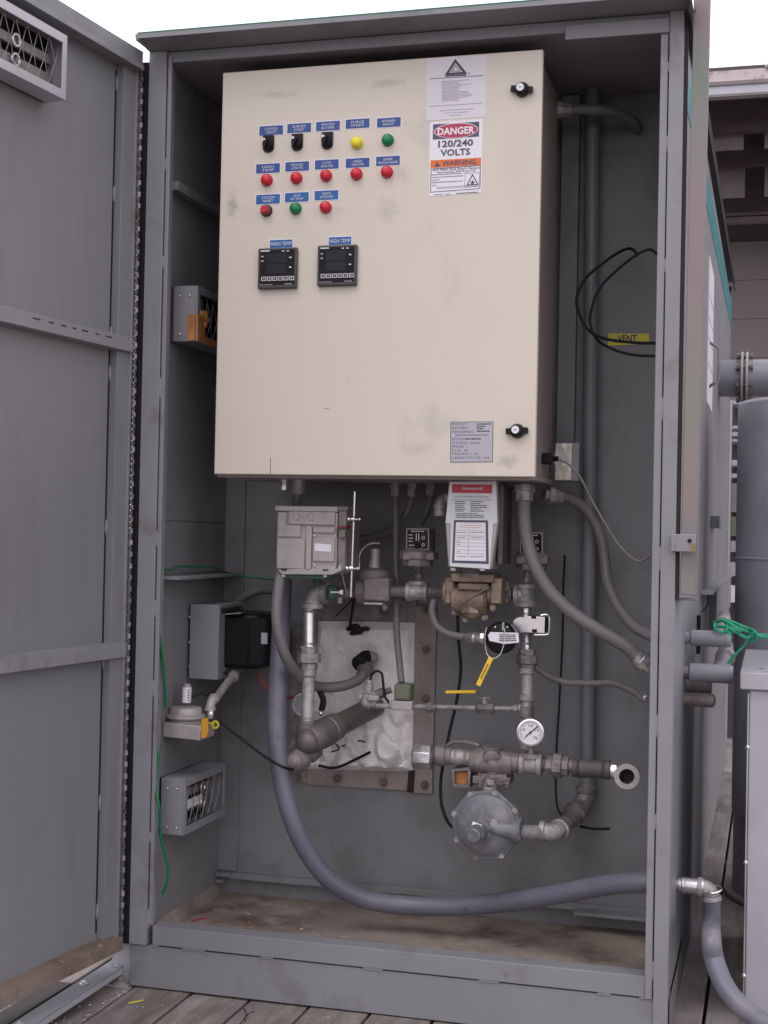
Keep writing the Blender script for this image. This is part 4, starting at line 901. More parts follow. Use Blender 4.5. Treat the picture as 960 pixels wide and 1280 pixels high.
m = B(); scribble(m, 582, 595, 653.8, .8, YF-.0003, 0); scribble(m, 574, 603, 656.3, 1.1, YF-.0003, 0); scribble(m, 575, 602, 658.8, 1.0, YF-.0003, 0); m.build('printed_line', 'pink', cover)
m = B()
for y in (663, 669.5, 674, 678.5, 683, 687.5, 692): m.box(A(570, y, YF).x, A(606, y, YF).x, YF-.0006, YF-.0003, A(590, y+.45, YF).z, A(590, y, YF).z)
a = A(586, 663, YF); m.box(a.x-.0004, a.x+.0004, YF-.0007, YF-.0003, A(586, 699, YF).z, a.z)
for y, l in ((665, 1), (671, 2), (676, 0), (680, 0), (689, 0), (695, 2)):
    scribble(m, 571, 583 if l else 575, y, 1.3, YF-.0004, 0, 2.4)
    if l: scribble(m, 588, 605, y, 1.4, YF-.0004, 0, 2.4)
m.build('table_rule', 'inkg', cover)
m = B()
for x in (566, 603): m.lathe(A(x, 710, YA), -EZ, [(0, .007), (.006, .007), (.008, .004)], 12)
m.build('foot', 'alu', wa)
# shiny elbow left of the white actuator
se = thing('conduit_elbow', 'shiny metal conduit elbow tucked left of the white actuator', 'fitting', A(551, 645, .2))
b = B(); b.tube(spl([A(566, 622, .2), A(556, 624, .2), A(550, 630, .19), A(550, 645, .19)], 6), 6.8*S, 18); b.build('bend', 'alu', se)
for y in (633, 641): collar(se, A(550, y, .19), EZ, 8.3*S, .008, 'alu', 'ring')
# pressure switches with square black dials
def pswitch(px, py, Y, label, T2=None, w=15):
    T = thing('pressure_switch', label, 'pressure switch', A(px, py+45, Y), 'square dial pressure switches')
    b = B(); b.lathe(A(px, py+38, Y), EZ, [(0, .012), (.006, .014), (.007, 19*S), (.014, 20*S), (.024, 20*S), (.025, 24*S), (.040, 24*S), (.046, 20*S), (.052, 16*S)], 8, .39); b.build('diaphragm_housing', 'alu_dk', T, .001)
    for dx in (-14, 15): B().box(*ptbox(px+dx-5, px+dx+5, py+18, py+27, Y-.042, Y+.01)).build('lug', 'alu_dk', T, .002)
    b = B(); b.box(*ptbox(px-w, px+w, py-13, py+16, Y-.02, Y+.04)); b.build('housing', 'alu_dk', T, .002)
    f = B().box(*ptbox(px-w+1, px+w-1, py-12, py+14, Y-.024, Y-.0202)).build('dial_face', 'black', T, .001)
    Yf = Y-.0245; m = B()
    for y, xa, xb in ((-9.5, -8, 8), (-5, -11, -6), (-1, -11, -6), (3, -11, -6), (8, -11, -4)): scribble(m, px+xa, px+xb, py+y, 1.2, Yf, 0, 1.4)
    for x in (-1.5, 1.5): a = A(px+x, py-6, Yf); m.box(a.x-.0008, a.x+.0008, Yf-.0004, Yf, A(px, py+3, Yf).z, a.z)
    m.torus(A(px+7, py-1, Yf), EY, .0035, .0008, 14, 5); m.torus(A(px+7, py+8, Yf), EY, .003, .0008, 14, 5)
    m.build('dial_print', 'paper', f)
    B().lathe(A(px, py+10, Yf), ay, [(0, .007), (.006, .007), (.008, .005)], 16).build('knob', 'blackm', f)
    m = B(); a0, a1, a2, a3 = [A(px+x, py+y, Yf) for x, y in ((-w+1, -12), (w-1, -12), (w-1, 14), (-w+1, 14))]; c = (a0+a1+a2+a3)/4
    m.frame([a0, a1, a2, a3], [c+(p-c)*.93 for p in (a0, a1, a2, a3)], (0, -.0004, 0)); m.build('dial_border', 'inkg', f)
    return T
pswitch(522, 673, .22, 'square black dial pressure switch between the linkage rod and white actuator')
pswitch(664, 678, .26, 'square dial pressure switch half hidden behind the thick conduit')
# gas pressure regulator body in the upper run (left)
zr = thing('butterfly_valve', 'grey cast valve with tapered bonnet tower behind the linkage rod', 'valve', A(470, 755, .25))
b = B(); b.lathe(A(446, 738, .27), EX, [(0, 12*S), (.006, 18*S), (.03, 19*S), (.05, 16*S), (.07, 18*S), (.085, 18*S), (.09, 10*S)], 24); b.build('body', 'alu_dk', zr)
B().box(*ptbox(453, 486, 722, 752, .22, .30)).build('front_body', 'alu_dk', zr, .006)
b = B(); b.lathe(A(468, 727, .265), EZ, [(0, 16*S), (.004, 21*S), (.018, 22*S), (.028, 19*S), (.034, 11*S)], 24); b.build('bonnet', 'alu_dk', zr, .001)
B().lathe(A(468, 718, .265), EZ, [(0, 9*S), (.04, 7.2*S), (.062, 6.5*S), (.064, 4*S)], 20).build('tower', 'iron_grey', zr)
B().box(*ptbox(455, 478, 753, 756, .22, .26)).build('lower_lip', 'alu', zr, .001)
bolts(zr, [A(x, y, .225) for x, y in ((457, 745), (482, 745), (480, 733), (481, 760))], .004, .006, 'iron', nm='bolt')
B().tube(spl([A(449, 712, .25), A(449, 695, .25), A(455, 684, .25), A(465, 679, .25), A(475, 679, .26)], 8), 1.5*S, 8).build('sense_tube', 'zinc', zr)
pipe(zr, A(405, 742, .25), A(448, 740, .27), 8*S, 'iron', 'shaft_pipe')
# grey actuator
ga = thing('grey_valve_actuator', 'boxy grey cast valve actuator with small white label below the panel', 'valve actuator', A(385, 720, .2))
YB_ = .11
B().box(*ptbox(345.5, 421, 640, 713, YB_, .245)).build('housing', 'alu', ga, .003)
B().box(*ptbox(343.5, 421.5, 632.5, 639.5, YB_-.004, .25)).build('lid_lip', 'alu', ga, .002)
B().box(*ptbox(347, 358, 640, 671, YB_-.004, YB_)).build('corner_boss', 'alu', ga, .001)
B().box(*ptbox(348.5, 375.5, 656, 671, YB_-.006, YB_-.0002)).build('corner_boss', 'alu', ga, .001)
B().box(*ptbox(360, 418.5, 639.6, 656, YB_-.007, YB_-.0003)).build('terminal_cover', 'alu', ga, .0015)
B().box(*ptbox(382, 389, 657, 712, YB_-.008, YB_-.0004)).build('rib', 'alu', ga, .0015)
B().box(*ptbox(346, 381, 673, 711, YB_-.004, YB_-.0005)).build('cover_panel', 'alu', ga, .0015)
B().box(*ptbox(391, 418, 659, 666, YB_-.006, YB_-.0004)).build('rib', 'alu', ga, .001)
B().box(*ptbox(391, 418, 672, 702, YB_-.007, YB_-.0005)).build('cover_panel', 'alu', ga, .0015)
for x in (370.5, 389): 
    c = A(x, 646, YB_-.0072); B().torus(c, EY, .0085, .0012, 24, 6).build('knockout', 'alu', ga)
    B().cyl(c+V((0, .001, 0)), c+V((0, -.0012, 0)), .0072, n=24).build('knockout', 'alu', ga)
for x, y in ((393, 669.5), (393, 706.5)): B().sphere(A(x, y, YB_-.006), .0028, 8).build('screw', 'bright', ga)
c = A(403.5, 684.5, YB_-.0075); B().obox(c, V((1, 0, -.05)), EY, V((.05, 0, 1)), .0205, .0003, .0088).build('blank_label', 'signw', ga)
B().prism([A(x, y, YB_-.006) for x, y in ((347, 711.5), (421, 711), (426, 704), (427, 713), (414, 718.5), (352, 718))], (0, .13, 0)).build('base_flange', 'alu', ga, .001)
for x in (355, 407): B().box(*ptbox(x-3.5, x+3.5, 711.5, 713.2, YB_-.0075, YB_-.0062)).build('slot', 'dark', ga)
for x in (355, 407): B().lathe(A(x, 718, YB_+.01), -EZ, [(0, .006), (.006, .006), (.007, .003)], 6).build('bolt', 'zinc', ga)
# darker right flank with crank shaft
X1 = A(421, 680, YB_).x
B().box(X1+.0005, X1+.02, YB_+.004, .235, A(421, 712, YB_).z, A(421, 637, YB_).z).build('flank', 'alu_dk', ga, .003)
B().box(*ptbox(421.5, 434, 632.8, 638, YB_+.0, .24)).build('flank_lip', 'alu_dk', ga, .001)
B().box(*ptbox(423.5, 431, 662, 672, .10, .13)).build('red_clip', 'iron', ga, .001)
B().box(*ptbox(422, 432, 657.5, 660, .10, .14)).build('red_band', 'lred2', ga)
B().lathe(A(421, 684.5, .14), EX, [(0, .009), (.006, .009), (.007, .006), (.018, .006)], 16).build('shaft', 'zinc', ga)
B().prism([A(x, y, .12) for x, y in ((352, 718.5), (414, 719), (404, 724), (360, 721.5))], (0, .08, 0)).build('sealant', 'gskt', ga)
# linkage
lk = thing('control_linkage', 'bright upright linkage rod with ball joints beside the grey actuator', 'linkage', A(440, 744, .13))
ra, rb = A(443.5, 614.5, .125), A(438.5, 746, .125)
B().cyl(ra, rb, 1.55*S, n=12).build('rod', 'bright', lk)
for y in (649, 710.5):
    t = (y-614.5)/(746-614.5); c = ra.lerp(rb, t)
    b = B(); b.sphere(c, .0052, 10); b.cyl(c-EX*.017, c+EX*.015, .0024, n=10); b.sphere(c+EX*.014, .0042, 8); b.sphere(c-EX*.012, .0068, 10); b.lathe(c-EX*.022, EX, [(0, .0055), (.004, .0055)], 6)
    b.lathe(c-EX*.004, EX, [(0, .007), (.008, .007)], 12)
    b.build('ball_joint', 'bright', lk)
q = ra.lerp(rb, .26)-EX*.02; p2 = A(428.5, 702, .135)
b = B(); b.frame([A(x, y, .135) for x, y in ((428, 673), (433.5, 673), (432.5, 703.5), (427.5, 703.5))], [A(x, y, .135) for x, y in ((429.8, 676), (431.8, 676), (431, 701), (429.5, 701))], (0, .003, 0)); b.build('crank_arm', 'zinc', lk)
b = B(); b.tube([A(434, 650, .13), A(433, 662, .132), A(430, 676, .135)], .003, 8); b.tube([A(426.5, 712, .13), A(430, 728, .13), A(434, 744, .135)], .0018, 8); b.build('arm_wire', 'iron', lk)
b = B(); b.cyl(A(412, 740, .2), A(427, 740, .2), .004, n=10); b.lathe(A(426, 740, .2), EX, [(0, .010), (.008, .010)], 6); b.build('clamp_bolt', 'bright', lk)
b = B(); b.lathe(A(425, 750, .2), EZ, [(-.008, .006), (.006, .006)], 6); b.build('set_screw', 'iron_grey', lk)

# ------------------------------------------------------------------ burner piping at the left
bp_ = thing('burner_supply_pipe', 'gas pipe with elbow and union dropping to the large bronze burner tube', 'gas piping', A(385, 960, .2))
YP = .21; P_ = lambda x, y, Y=YP: A(x, y, Y)
elbow(bp_, P_(391, 741), -EZ, EX, 9.5*S, 'iron_grey', 1.8)
pipe(bp_, P_(409, 741), P_(419, 741, .22), 10*S, 'gskt', 'pipe'); collar(bp_, P_(397, 729), EZ, 6*S, .02, 'gskt')
pipe(bp_, P_(387, 757), P_(386.5, 812), 8.8*S, 'zinc', 'nipple')
union(bp_, P_(386.5, 822), EZ, 9.3*S, 'iron_grey', 15*S)
pipe(bp_, P_(386, 838), P_(384, 905), 8.6*S, 'iron_grey')
collar(bp_, P_(386, 840), EZ, 10.5*S, .018, 'iron_grey'); collar(bp_, P_(384, 905), EZ, 11*S, .018, 'iron')
b = B(); b.tube(spl([P_(384, 903), P_(383, 917), P_(386, 930, .22), P_(372, 946, .20)], 6), 12.5*S, 20); b.build('pipe_bend', 'bronze', bp_)
Ta, Tb = A(388, 925, .20), A(474, 878, .46)
B().cyl(Ta, A(470, 882, .44), 15*S, n=28).build('burner_tube', 'bronze', bp_)
B().lathe(Ta.lerp(Tb, -.04), Tb-Ta, [(0, 14*S), (.01, 18*S), (.05, 19.5*S), (.075, 19*S), (.078, 17.5*S), (.082, 17.5*S), (.085, 19*S), (.11, 18.5*S), (.113, 15*S)], 28).build('reducer', 'bronze', bp_)
b = B(); b.lathe(A(368, 955, .17), A(392, 934, .24)-A(368, 955, .17), [(0, 13*S), (.008, 15*S), (.03, 15*S), (.035, 12*S), (.05, 13*S), (.055, 15.5*S), (.08, 15.5*S)], 24); b.build('end_fitting', 'iron', bp_)
B().obox(A(408, 925, .25), V((.95, 0, .3)), EY, V((-.3, 0, .95)), .012, .03, .016).build('rib_plate', 'bronze', bp_, .002)
m_ = B(); m_.sphere(Ta+(Ta-Tb)*.03, 16.5*S, 20); m_.sphere(A(386, 928, .20), 15*S, 20); m_.build('elbow_body', 'bronze', bp_)
m_ = B(); m_.sphere(A(370, 953, .175), 14.5*S, 18, (1, 1, 1)); m_.build('end_cap', 'iron', bp_)
# dial behind the pipe
dg = thing('dial_gauge', 'white rimmed dial half hidden behind the grey vertical pipe', 'gauge', A(384, 895, .29))
b = B(); b.lathe(A(382, 880, .29), ay, [(0, 15*S), (.02, 15.5*S), (.022, 13.5*S), (.018, 13*S)], 30); b.build('bezel', 'signw', dg); B().cyl(A(382, 880, .29)+ay*.0185, A(382, 880, .29)+ay*.0195, 13*S, n=30).build('dial', 'plate', dg)
B().tube(spl([A(399, 862, .28), A(404, 875, .28), A(402, 888, .28)], 6), .008, 10).build('hose_tail', 'rubber', dg)
B().sphere(A(401, 892, .28), .006, 8).build('screw', 'bright', dg)

# ------------------------------------------------------------------ pilot line
pl = thing('pilot_gas_line', 'thin pilot gas line with small unions ahead of the insulation', 'pilot line', A(560, 885, .24))
YQ = .25; Q = lambda x, y, Y=YQ: A(x, y, Y)
pipe(pl, Q(455, 882), Q(655, 886), 3.4*S, 'iron_grey')
b = B(); b.tube(spl([Q(459, 870, .26), Q(456, 879), Q(464, 884)], 6), 5.8*S, 14); b.build('elbow', 'iron', pl)
collar(pl, Q(468, 881.5), EX, 5.5*S, .012)
b = B(); b.lathe(Q(461, 858, .26), EZ, [(-.012, 6.5*S), (.006, 6.5*S), (.008, 4.5*S), (.016, 4.5*S)], 8); b.lathe(Q(450, 872, .26), EX, [(0, 5*S), (.03, 6*S), (.05, 4*S)], 10); b.build('needle_valve', 'iron_grey', pl)
b = B(); b.tube(spl([Q(463, 855, .26), Q(464, 845, .26), Q(470, 839, .26), Q(477, 842, .26), Q(479, 855, .26), Q(481, 870, .26), Q(486, 878)], 6), .0032, 8); b.build('copper_loop', 'rubber', pl)
b = B(); b.lathe(Q(470, 869, .27), Q(490, 862, .28)-Q(470, 869, .27), [(0, 6*S), (.02, 7*S), (.025, 4*S), (.04, 4*S)], 10); b.build('spark_lead', 'bronze', pl)
union(pl, Q(538, 884), EX, 4.4*S, 'iron', 8*S); union(pl, Q(645, 885.5), EX, 3.6*S, 'iron_grey', 6*S)
elbow(pl, Q(658, 885), -EX, EZ, 4.5*S, 'iron_grey', 1.8)
sv = thing('solenoid_valve', 'small solenoid valve with olive green square coil on the pilot line', 'solenoid valve', Q(502, 888))
B().box(*ptbox(488, 515, 876, 888, .22, .27)).build('valve_body', 'alu', sv, .003)
B().box(*ptbox(492.5, 512.5, 855.5, 875.5, .218, .265)).build('coil', 'coil', sv, .003); B().box(*ptbox(494.5, 510.5, 858, 873, .2155, .2178)).build('coil_face', 'coil', sv, .001)
pv = thing('pilot_ball_valve', 'small ball valve with level yellow handle on the pilot line', 'ball valve', Q(607, 895))
b = B(); b.lathe(Q(595, 885), EX, [(0, 6*S), (.006, 8*S), (.012, 7*S), (.03, 7.5*S), (.036, 8*S), (.042, 8*S), (.046, 5*S)], 6, .5); b.build('valve_body', 'iron', pv, .001)
b = B(); b.lathe(Q(606, 880, .245), EZ, [(0, 4*S), (.012, 4*S), (.013, 6*S), (.017, 6*S), (.018, 3*S)], 6); b.obox(Q(606, 872, .245), EX, EY, EZ, .012, .004, .0015); b.build('stem_nut', 'iron_grey', pv)
h = B().obox((Q(557.5, 865, .20)+Q(595, 864.5, .22))/2, (Q(595, 864.5, .22)-Q(557.5, 865, .20)).normalized(), EY, EZ, .036, .006, .0034).build('handle', 'yellow', pv, .0015)
B().tube([Q(594, 865, .22), Q(600, 867, .235), Q(606, 872, .245)], .003, 8).build('handle_shank', 'iron', pv)
# black round switch with label, chain and yellow tag
bs = thing('round_valve_switch', 'round black switch with metal name label beside the gas riser', 'switch', A(627, 815, .17))
c = A(627, 797, .16); B().lathe(c+V((0, .02, 0)), ay, [(0, 19*S), (.02, 20*S), (.035, 19.5*S), (.042, 17*S), (.045, 12*S)], 32).build('disc_body', 'black', bs)
B().prism([A(x, y, .133) for x, y in ((610, 794), (613, 790), (648, 791), (649, 803), (630, 805), (622, 803), (612, 801))], (0, -.002, 0)).build('label_plate', 'signw', bs)
m = B()
for k in range(4): scribble(m, 624, 645, 793+k*2.4, 1.3, .1305, 0, 2.6)
m.build('printed_line', 'ink', bs)
B().box(*ptbox(627.5, 630, 778, 788, .128, .134)).build('slot_mark', 'inkg', bs)
for x, y in ((634, 784), (619, 784)): B().sphere(A(x, y, .13), .003, 8).build('screw', 'bright', bs)
B().lathe(A(596, 797, .145), EX, [(0, 6.5*S), (.010, 6.5*S), (.011, 8*S), (.018, 8*S)], 8).build('gland', 'bright', bs)
ct = thing('valve_tag', 'yellow tag hanging on a bead chain from the round black switch', 'tag', A(600, 858, .12))
m = B(); P = [A(x, y, .12) for x, y in ((608, 785), (606, 795), (606.5, 808), (609, 818), (613, 822), (618, 823), (625, 818), (629, 808), (631, 796), (630.5, 786))]
cc = spl(P, 6)
for p in cc: m.sphere(p, .0017, 6)
m.build('bead_chain', 'bright', ct)
a, b_ = A(614, 822, .115), A(597.5, 857, .11); ax = (b_-a).normalized(); sd_ = V((ax.z, 0, -ax.x))
t = B().obox((a+b_)/2, ax, EY, sd_, (b_-a).length/2, .0018, .0058).build('tag_strip', 'yellow', ct, .001)
m = B()
for k in range(9): m.obox(a.lerp(b_, .25+k*.06)+V((0, -.0022, 0)), ax, EY, sd_, .001, .0003, .0022)
m.build('punched_mark', 'ink', t)
# galvanised valve handle on the riser
hv = thing('riser_shutoff_valve', 'bright metal bracket handle clamped round the gas riser', 'shutoff valve', A(660, 795, .24))
B().box(*ptbox(654, 681, 770.5, 791, .205, .209)).build('bracket_plate', 'bright', hv, .001)
B().lathe(A(651, 781, .209), ay, [(0, .0185), (.004, .0185)], 28).build('round_plate', 'bright', hv)
b = B(); b.tube(spl([A(676, 769, .21), A(684, 768.5, .21), A(686.5, 773, .21), A(686, 790, .21), A(683, 793, .21), A(668, 793.5, .21)], 6), .0026, 8); b.build('bail', 'bright', hv)
B().box(*ptbox(678, 684.5, 772, 790, .215, .235)).build('black_block', 'blackm', hv, .001)
m = B()
for x, y in ((667, 771.5), (668, 788.5)): m.box(*ptbox(x-3, x+3, y-2, y+2, .2035, .2048))
m.build('notch', 'dark', hv); bolts(hv, [A(650, 781, .205)], .003, .004, 'zinc')
B().lathe(A(659, 781, .24), ay, [(0, .013), (.03, .013)], 16).build('stem', 'iron_grey', hv)

# ------------------------------------------------------------------ panel underside glands and junction box
gl = thing('cable_gland', 'bright cable gland hanging under the left end of the control panel', 'cable gland', A(354, 612, .14))
b = B(); b.lathe(A(355, 598, .14), -EZ, [(0, .012), (.008, .012), (.009, .009), (.016, .0095), (.017, .012), (.028, .012), (.03, .007)], 8); b.build('gland', 'zinc', gl)
jb = thing('foil_wrapped_box', 'foil wrapped junction box behind the lower right corner of the control panel', 'junction box', A(710, 605, .34))
a = A(697, 555, .33); q = A(722, 603, .33)
B().box(.944, A(724, 580, .28).x, .28, .335, q.z, a.z).build('box', 'paint_in', jb, .003)
B().box(.946, A(715, 580, .275).x, .2745, .2795, q.z+.002, a.z-.002).build('foil', 'foil', jb, .002)
gk = thing('black_gland', 'small black square plug gland on the side of the control panel', 'cable gland', A(692, 582, .2))
q = AX(689, 575, .9425); B().box(.931, .957, .17, .21, q.z-.013, q.z+.013).build('plug', 'black', gk, .002)
B().cyl(V((.957, .19, q.z)), V((.966, .185, q.z)), .006, n=14).build('bush', 'blackm', gk)
# yellow VENT tape on the back wall
vt = thing('vent_label', 'yellow tape strip lettered VENT on the back wall', 'label', A(785, 432, DB))
B().prism([A(x, y, DB-.0005) for x, y in ((760, 417), (811, 417), (812, 430), (760, 432))], (0, -.0006, 0)).build('tape', 'ytape', vt)
ptext('VENT', 784, 423.2, 24, 9, DB-.0014, 'ink', vt, bold=.03)

# ------------------------------------------------------------------ left wall devices
tr = thing('ignition_transformer', 'black ignition transformer block on a grey wall box', 'transformer', V((.1, .3, .62)))
a = A(238, 755, .22); b2 = A(272, 850, .22)
B().box(a.x, b2.x, .22, .40, b2.z, a.z).build('wall_box', 'paint', tr, .0015)
a3 = A(276, 768, .26); b3 = A(334, 838, .26)
B().box(a3.x, b3.x-.02, .26, .42, b3.z, a3.z+.004).build('coil_case', 'black', tr, .012)
B().box(b3.x-.055, b3.x, .25, .41, b3.z+.006, a3.z-.004).build('coil_end', 'blackm', tr, .012)
B().box(*ptbox(326.5, 334, 791, 805, .246, .2495)).build('rating_label', 'plate', tr)
b = B(); b.cyl(A(279, 764, .24), A(302, 760, .30), .006, n=10); b.build('terminal_rod', 'blackm', tr)
for x, y, Y, r in ((280, 763.5, .24, .008), (301, 761, .26, .006), (282, 841, .24, .006)): B().sphere(A(x, y, Y), r, 10).build('terminal', 'blackm', tr)
B().obox(A(290, 767, .25), V((1, 0, .1)), EY, EZ, .028, .01, .0015).build('terminal_bar', 'alu_dk', tr)
for y in (771, 803, 833): B().sphere(A(237, y, .222), .004, 8).build('hinge_pin', 'post', tr)
cn = thing('switch_conduit', 'short conduit with elbow linking the air switch to the transformer', 'conduit', A(265, 890, .15))
b = B(); b.cyl(A(297, 836, .31), A(270, 873, .17), 5.2*S, n=18); b.build('pipe', 'iron_grey', cn)
elbow(cn, A(263, 878, .15), A(272, 869, .18)-A(263, 878, .15), -EZ, 5*S, 'alu', 1.7)
collar(cn, A(263.5, 893, .15), EZ, 4.5*S, .02, 'bright'); collar(cn, A(292, 845, .275), A(297, 836, .31)-A(270, 873, .17), 7.5*S, .014, 'iron_grey')
b = B(); b.torus(A(269, 906, .13), EY, .008, .0028, 16, 6); b.tube([A(260, 903, .13), A(268, 906, .125)], .002, 6); b.build('yellow_wire_nut', 'ytape', cn)
sw = thing('air_pressure_switch', 'disc shaped air pressure switch with amber label at the left wall', 'air switch', A(230, 925, .14))
YX = .10
c = A(232, 893, .14)
b = B(); b.lathe(c, EZ, [(-.012, 22*S), (-.006, 27*S), (.0, 27*S), (.002, 22*S), (.012, 22*S), (.018, 20*S), (.02, 10*S)], 28); b.build('diaphragm_case', 'alu', sw)
b = B(); b.lathe(c+V((0, 0, -.022)), EZ, [(-.01, 20*S), (.006, 23*S), (.01, 21*S)], 28); b.build('lower_case', 'alu', sw)
B().prism([A(x, y, .085) for x, y in ((204, 903), (251, 908), (250, 926), (203, 921))], (0, .09, 0)).build('base_box', 'alu', sw, .002)
B().prism([A(x, y, .085) for x, y in ((251.5, 899), (259, 897), (260, 915), (257, 922), (251, 924))], (0, .008, 0)).build('amber_label', 'ylabel', sw, .001)
B().cyl(A(233, 878, .14), A(234, 859, .14), 6*S, n=20).build('sleeve', 'signw', sw); B().cyl(A(234, 859, .14), A(234.3, 855, .14), 4.5*S, n=16).build('stopper', 'iron_grey', sw)
m = B()
for k in range(5): a = A(238, 862+k*3.2, .14)+V((0, -.0115, 0)); m.box(a.x-.002, a.x+.002, a.y-.0003, a.y+.001, a.z-.001, a.z+.001)
m.build('printed_mark', 'ink', sw)
B().tube(spl([A(239, 871, .15), A(250, 867, .16), A(260, 869, .16)], 6), .003, 8).build('tube', 'rubber', sw)
m = B(); m.box(*ptbox(207, 218, 846, 872, .2, .30)); tag(m.build('junction_cover', 'paint_in', None, .004), 'small grey cover on the left wall behind the green wire', 'cover')
m = B(); m.box(*ptbox(192.5, 199.5, 822, 834, .055, .06)); tag(m.build('paper_tag', 'signw'), 'tiny white tag on the green wire by the post', 'tag')

# ------------------------------------------------------------------ right exterior
up = thing('upright_tube', 'faded pink and green square tube standing against the right front post', 'tube', A(858, 745, .0))
E_(B().box(W1+.0003, W1+.007, .0, .03, .95, 2.2), 'gap_shade_strip', 'gasket', 0)  # added black strip: shade of the post-to-tube gap put into its colour
lo = A(860, 744, -.004); hi = A(877.6, 0, -.004); dr_ = (hi-lo).normalized(); tp = lo+dr_*(hi-lo).length*1.12
B().obox((lo+tp)/2+V((0, .013, 0)), dr_.cross(EY).normalized()*-1, EY, dr_, .0172, .016, (tp-lo).length/2).build('tube', 'tubep', up, .002)
q = A(871, 12, -.02); B().box(q.x-.004, q.x-.002, q.y-.0008, q.y, q.z-.006, q.z).build('nick', 'dark', up)
ls = thing('conduit_elbow', 'upper grey conduit body tied with green rope on the enclosure side', 'conduit fitting', AX(858, 797, W1), 'grey conduit bodies on the right side')
def lb(T, p, L, r, back=True):
    b = B(); b.lathe(p+EX*.012, EX, [(0, r*.85), (.002, r), (L-.012, r), (L-.006, r*.96), (L, r*.8)], 24); b.build('body', 'duct', T)
    b = B(); b.lathe(p+EX*(L-.002), EX, [(0, r*1.03), (.006, r*1.03), (.007, r*.9)], 24); b.build('cover_ring', 'duct', T)
    pipe(T, p-EX*.005, p+EX*.02, r*.7, 'iron' if r > .021 else 'duct', 'nipple')
    if back: B().tube([p+EX*(L-.026), p+EX*(L-.020)+V((0, .04, .006)), p+EX*(L-.012)+V((0, .25, .03)), p+EX*(L-.02)+V((0, .5, .03))], r*.85, 18).build('branch', 'duct', T); B().tube([p+EX*(L-.012)+V((0, .16, .022)), p+EX*(L-.012)+V((0, .20, .026))], r*1.1, 18).build('branch_collar', 'iron_grey', T)
pa = AX(857, 797, W1); lb(ls, pa, .095, .0195)
ls2 = thing('conduit_elbow', 'lower grey conduit body below the one tied with green rope', 'conduit fitting', AX(856, 840, W1), 'grey conduit bodies on the right side')
pb = AX(855, 840, W1); lb(ls2, pb, .102, .0225)
ls3 = thing('pipe_stub', 'capped grey metal pipe stub lowest on the enclosure side', 'pipe stub', AX(855, 873, W1))
pc = AX(855, 874, W1); B().lathe(pc, EX, [(0, .016), (.055, .016), (.062, .0175), (.07, .015), (.074, .006)], 24).build('stub', 'alu_dk', ls3); B().cyl(pc+V((.0, .12, .02)), pc+V((.06, .12, .02)), .016, n=18).build('rear_stub', 'alu_dk', ls3)
# rope
rp_ = thing('green_rope', 'green rope knotted round the upper conduit body and pulled right', 'rope', pa+V((.1, 0, 0)))
r0 = A(893, 780, pa.y+.03)
Yr = pa.y
for k, pts in enumerate((
  [(892, 778, Yr+.02), (905, 776, Yr), (918, 783, Yr), (930, 788, Yr+.02), (943, 793, Yr+.05), (965, 794, Yr+.1), (1010, 797, Yr+.25)],
  [(896, 783, Yr), (908, 784, Yr-.01), (920, 790, Yr), (932, 797, Yr+.02), (943, 794, Yr+.04), (970, 799, Yr+.1), (1010, 802, Yr+.25)],
  [(905, 774, Yr+.01), (917, 778, Yr+.01), (928, 783, Yr+.02), (940, 788, Yr+.04), (952, 797, Yr+.06), (972, 790, Yr+.1), (1010, 792, Yr+.25)],
  [(908, 788, Yr-.01), (913, 796, Yr-.01), (910, 799, Yr), (906, 790, Yr+.01), (912, 783, Yr+.0), (926, 790, Yr)],
  [(938, 786, Yr+.03), (944, 790, Yr+.02), (945, 798, Yr+.03), (938, 801, Yr+.04), (935, 793, Yr+.05), (938, 786, Yr+.03)],
  [(936, 797, Yr+.03), (930, 806, Yr+.03), (922, 815, Yr+.03), (915, 823, Yr+.03), (910, 829, Yr+.03)],
  [(900, 775, Yr+.03), (893, 781, Yr), (896, 788, Yr-.02), (905, 790, Yr-.02), (909, 783, Yr-.01), (905, 776, Yr+.02)])):
    B().tube(spl([A(*p) for p in pts], 8), .0040 if k < 4 else .0034, 8).build('strand', 'rope', rp_)
B().sphere(A(941, 794, Yr+.035), .011, 10, (1.1, .8, .8)).build('knot', 'rope', rp_); B().sphere(A(913, 787, Yr), .012, 10, (1.2, .8, .8)).build('knot', 'rope', rp_)
# hose connector and outside hose
hc = thing('grey_hose', 'blue grey hose turning down from a zinc elbow on the enclosure side', 'hose', AX(845, 1108, W1))
p = AX(846, 1106, W1); p.x -= .01
B().lathe(p, EX, [(0, .012), (.012, .012), (.014, .0155), (.02, .0155), (.022, .0185), (.06, .0185), (.062, .021), (.07, .021)], 20).build('connector', 'zinc', hc)
pe = p+EX*.085; elbow(hc, pe, -EX, V((.15, 0, -1)), .015, 'iron_grey', 1.5); B().torus(pe+V((.005, -.005, -.002)), V((.15, .2, -1)), .02, .003, 20, 6).build('clamp', 'bright', hc)
e0 = pe+V((.004, 0, -.02)); B().tube(spl([e0, e0+V((.0, -.02, -.05)), A(889, 1170, -.04), A(893, 1200, -.07), A(908, 1236, -.10), A(934, 1264, -.13), A(975, 1288, -.17), A(1040, 1300, -.2)], 10), 11.5*S*.95, 24).build('hose', 'hose', hc)
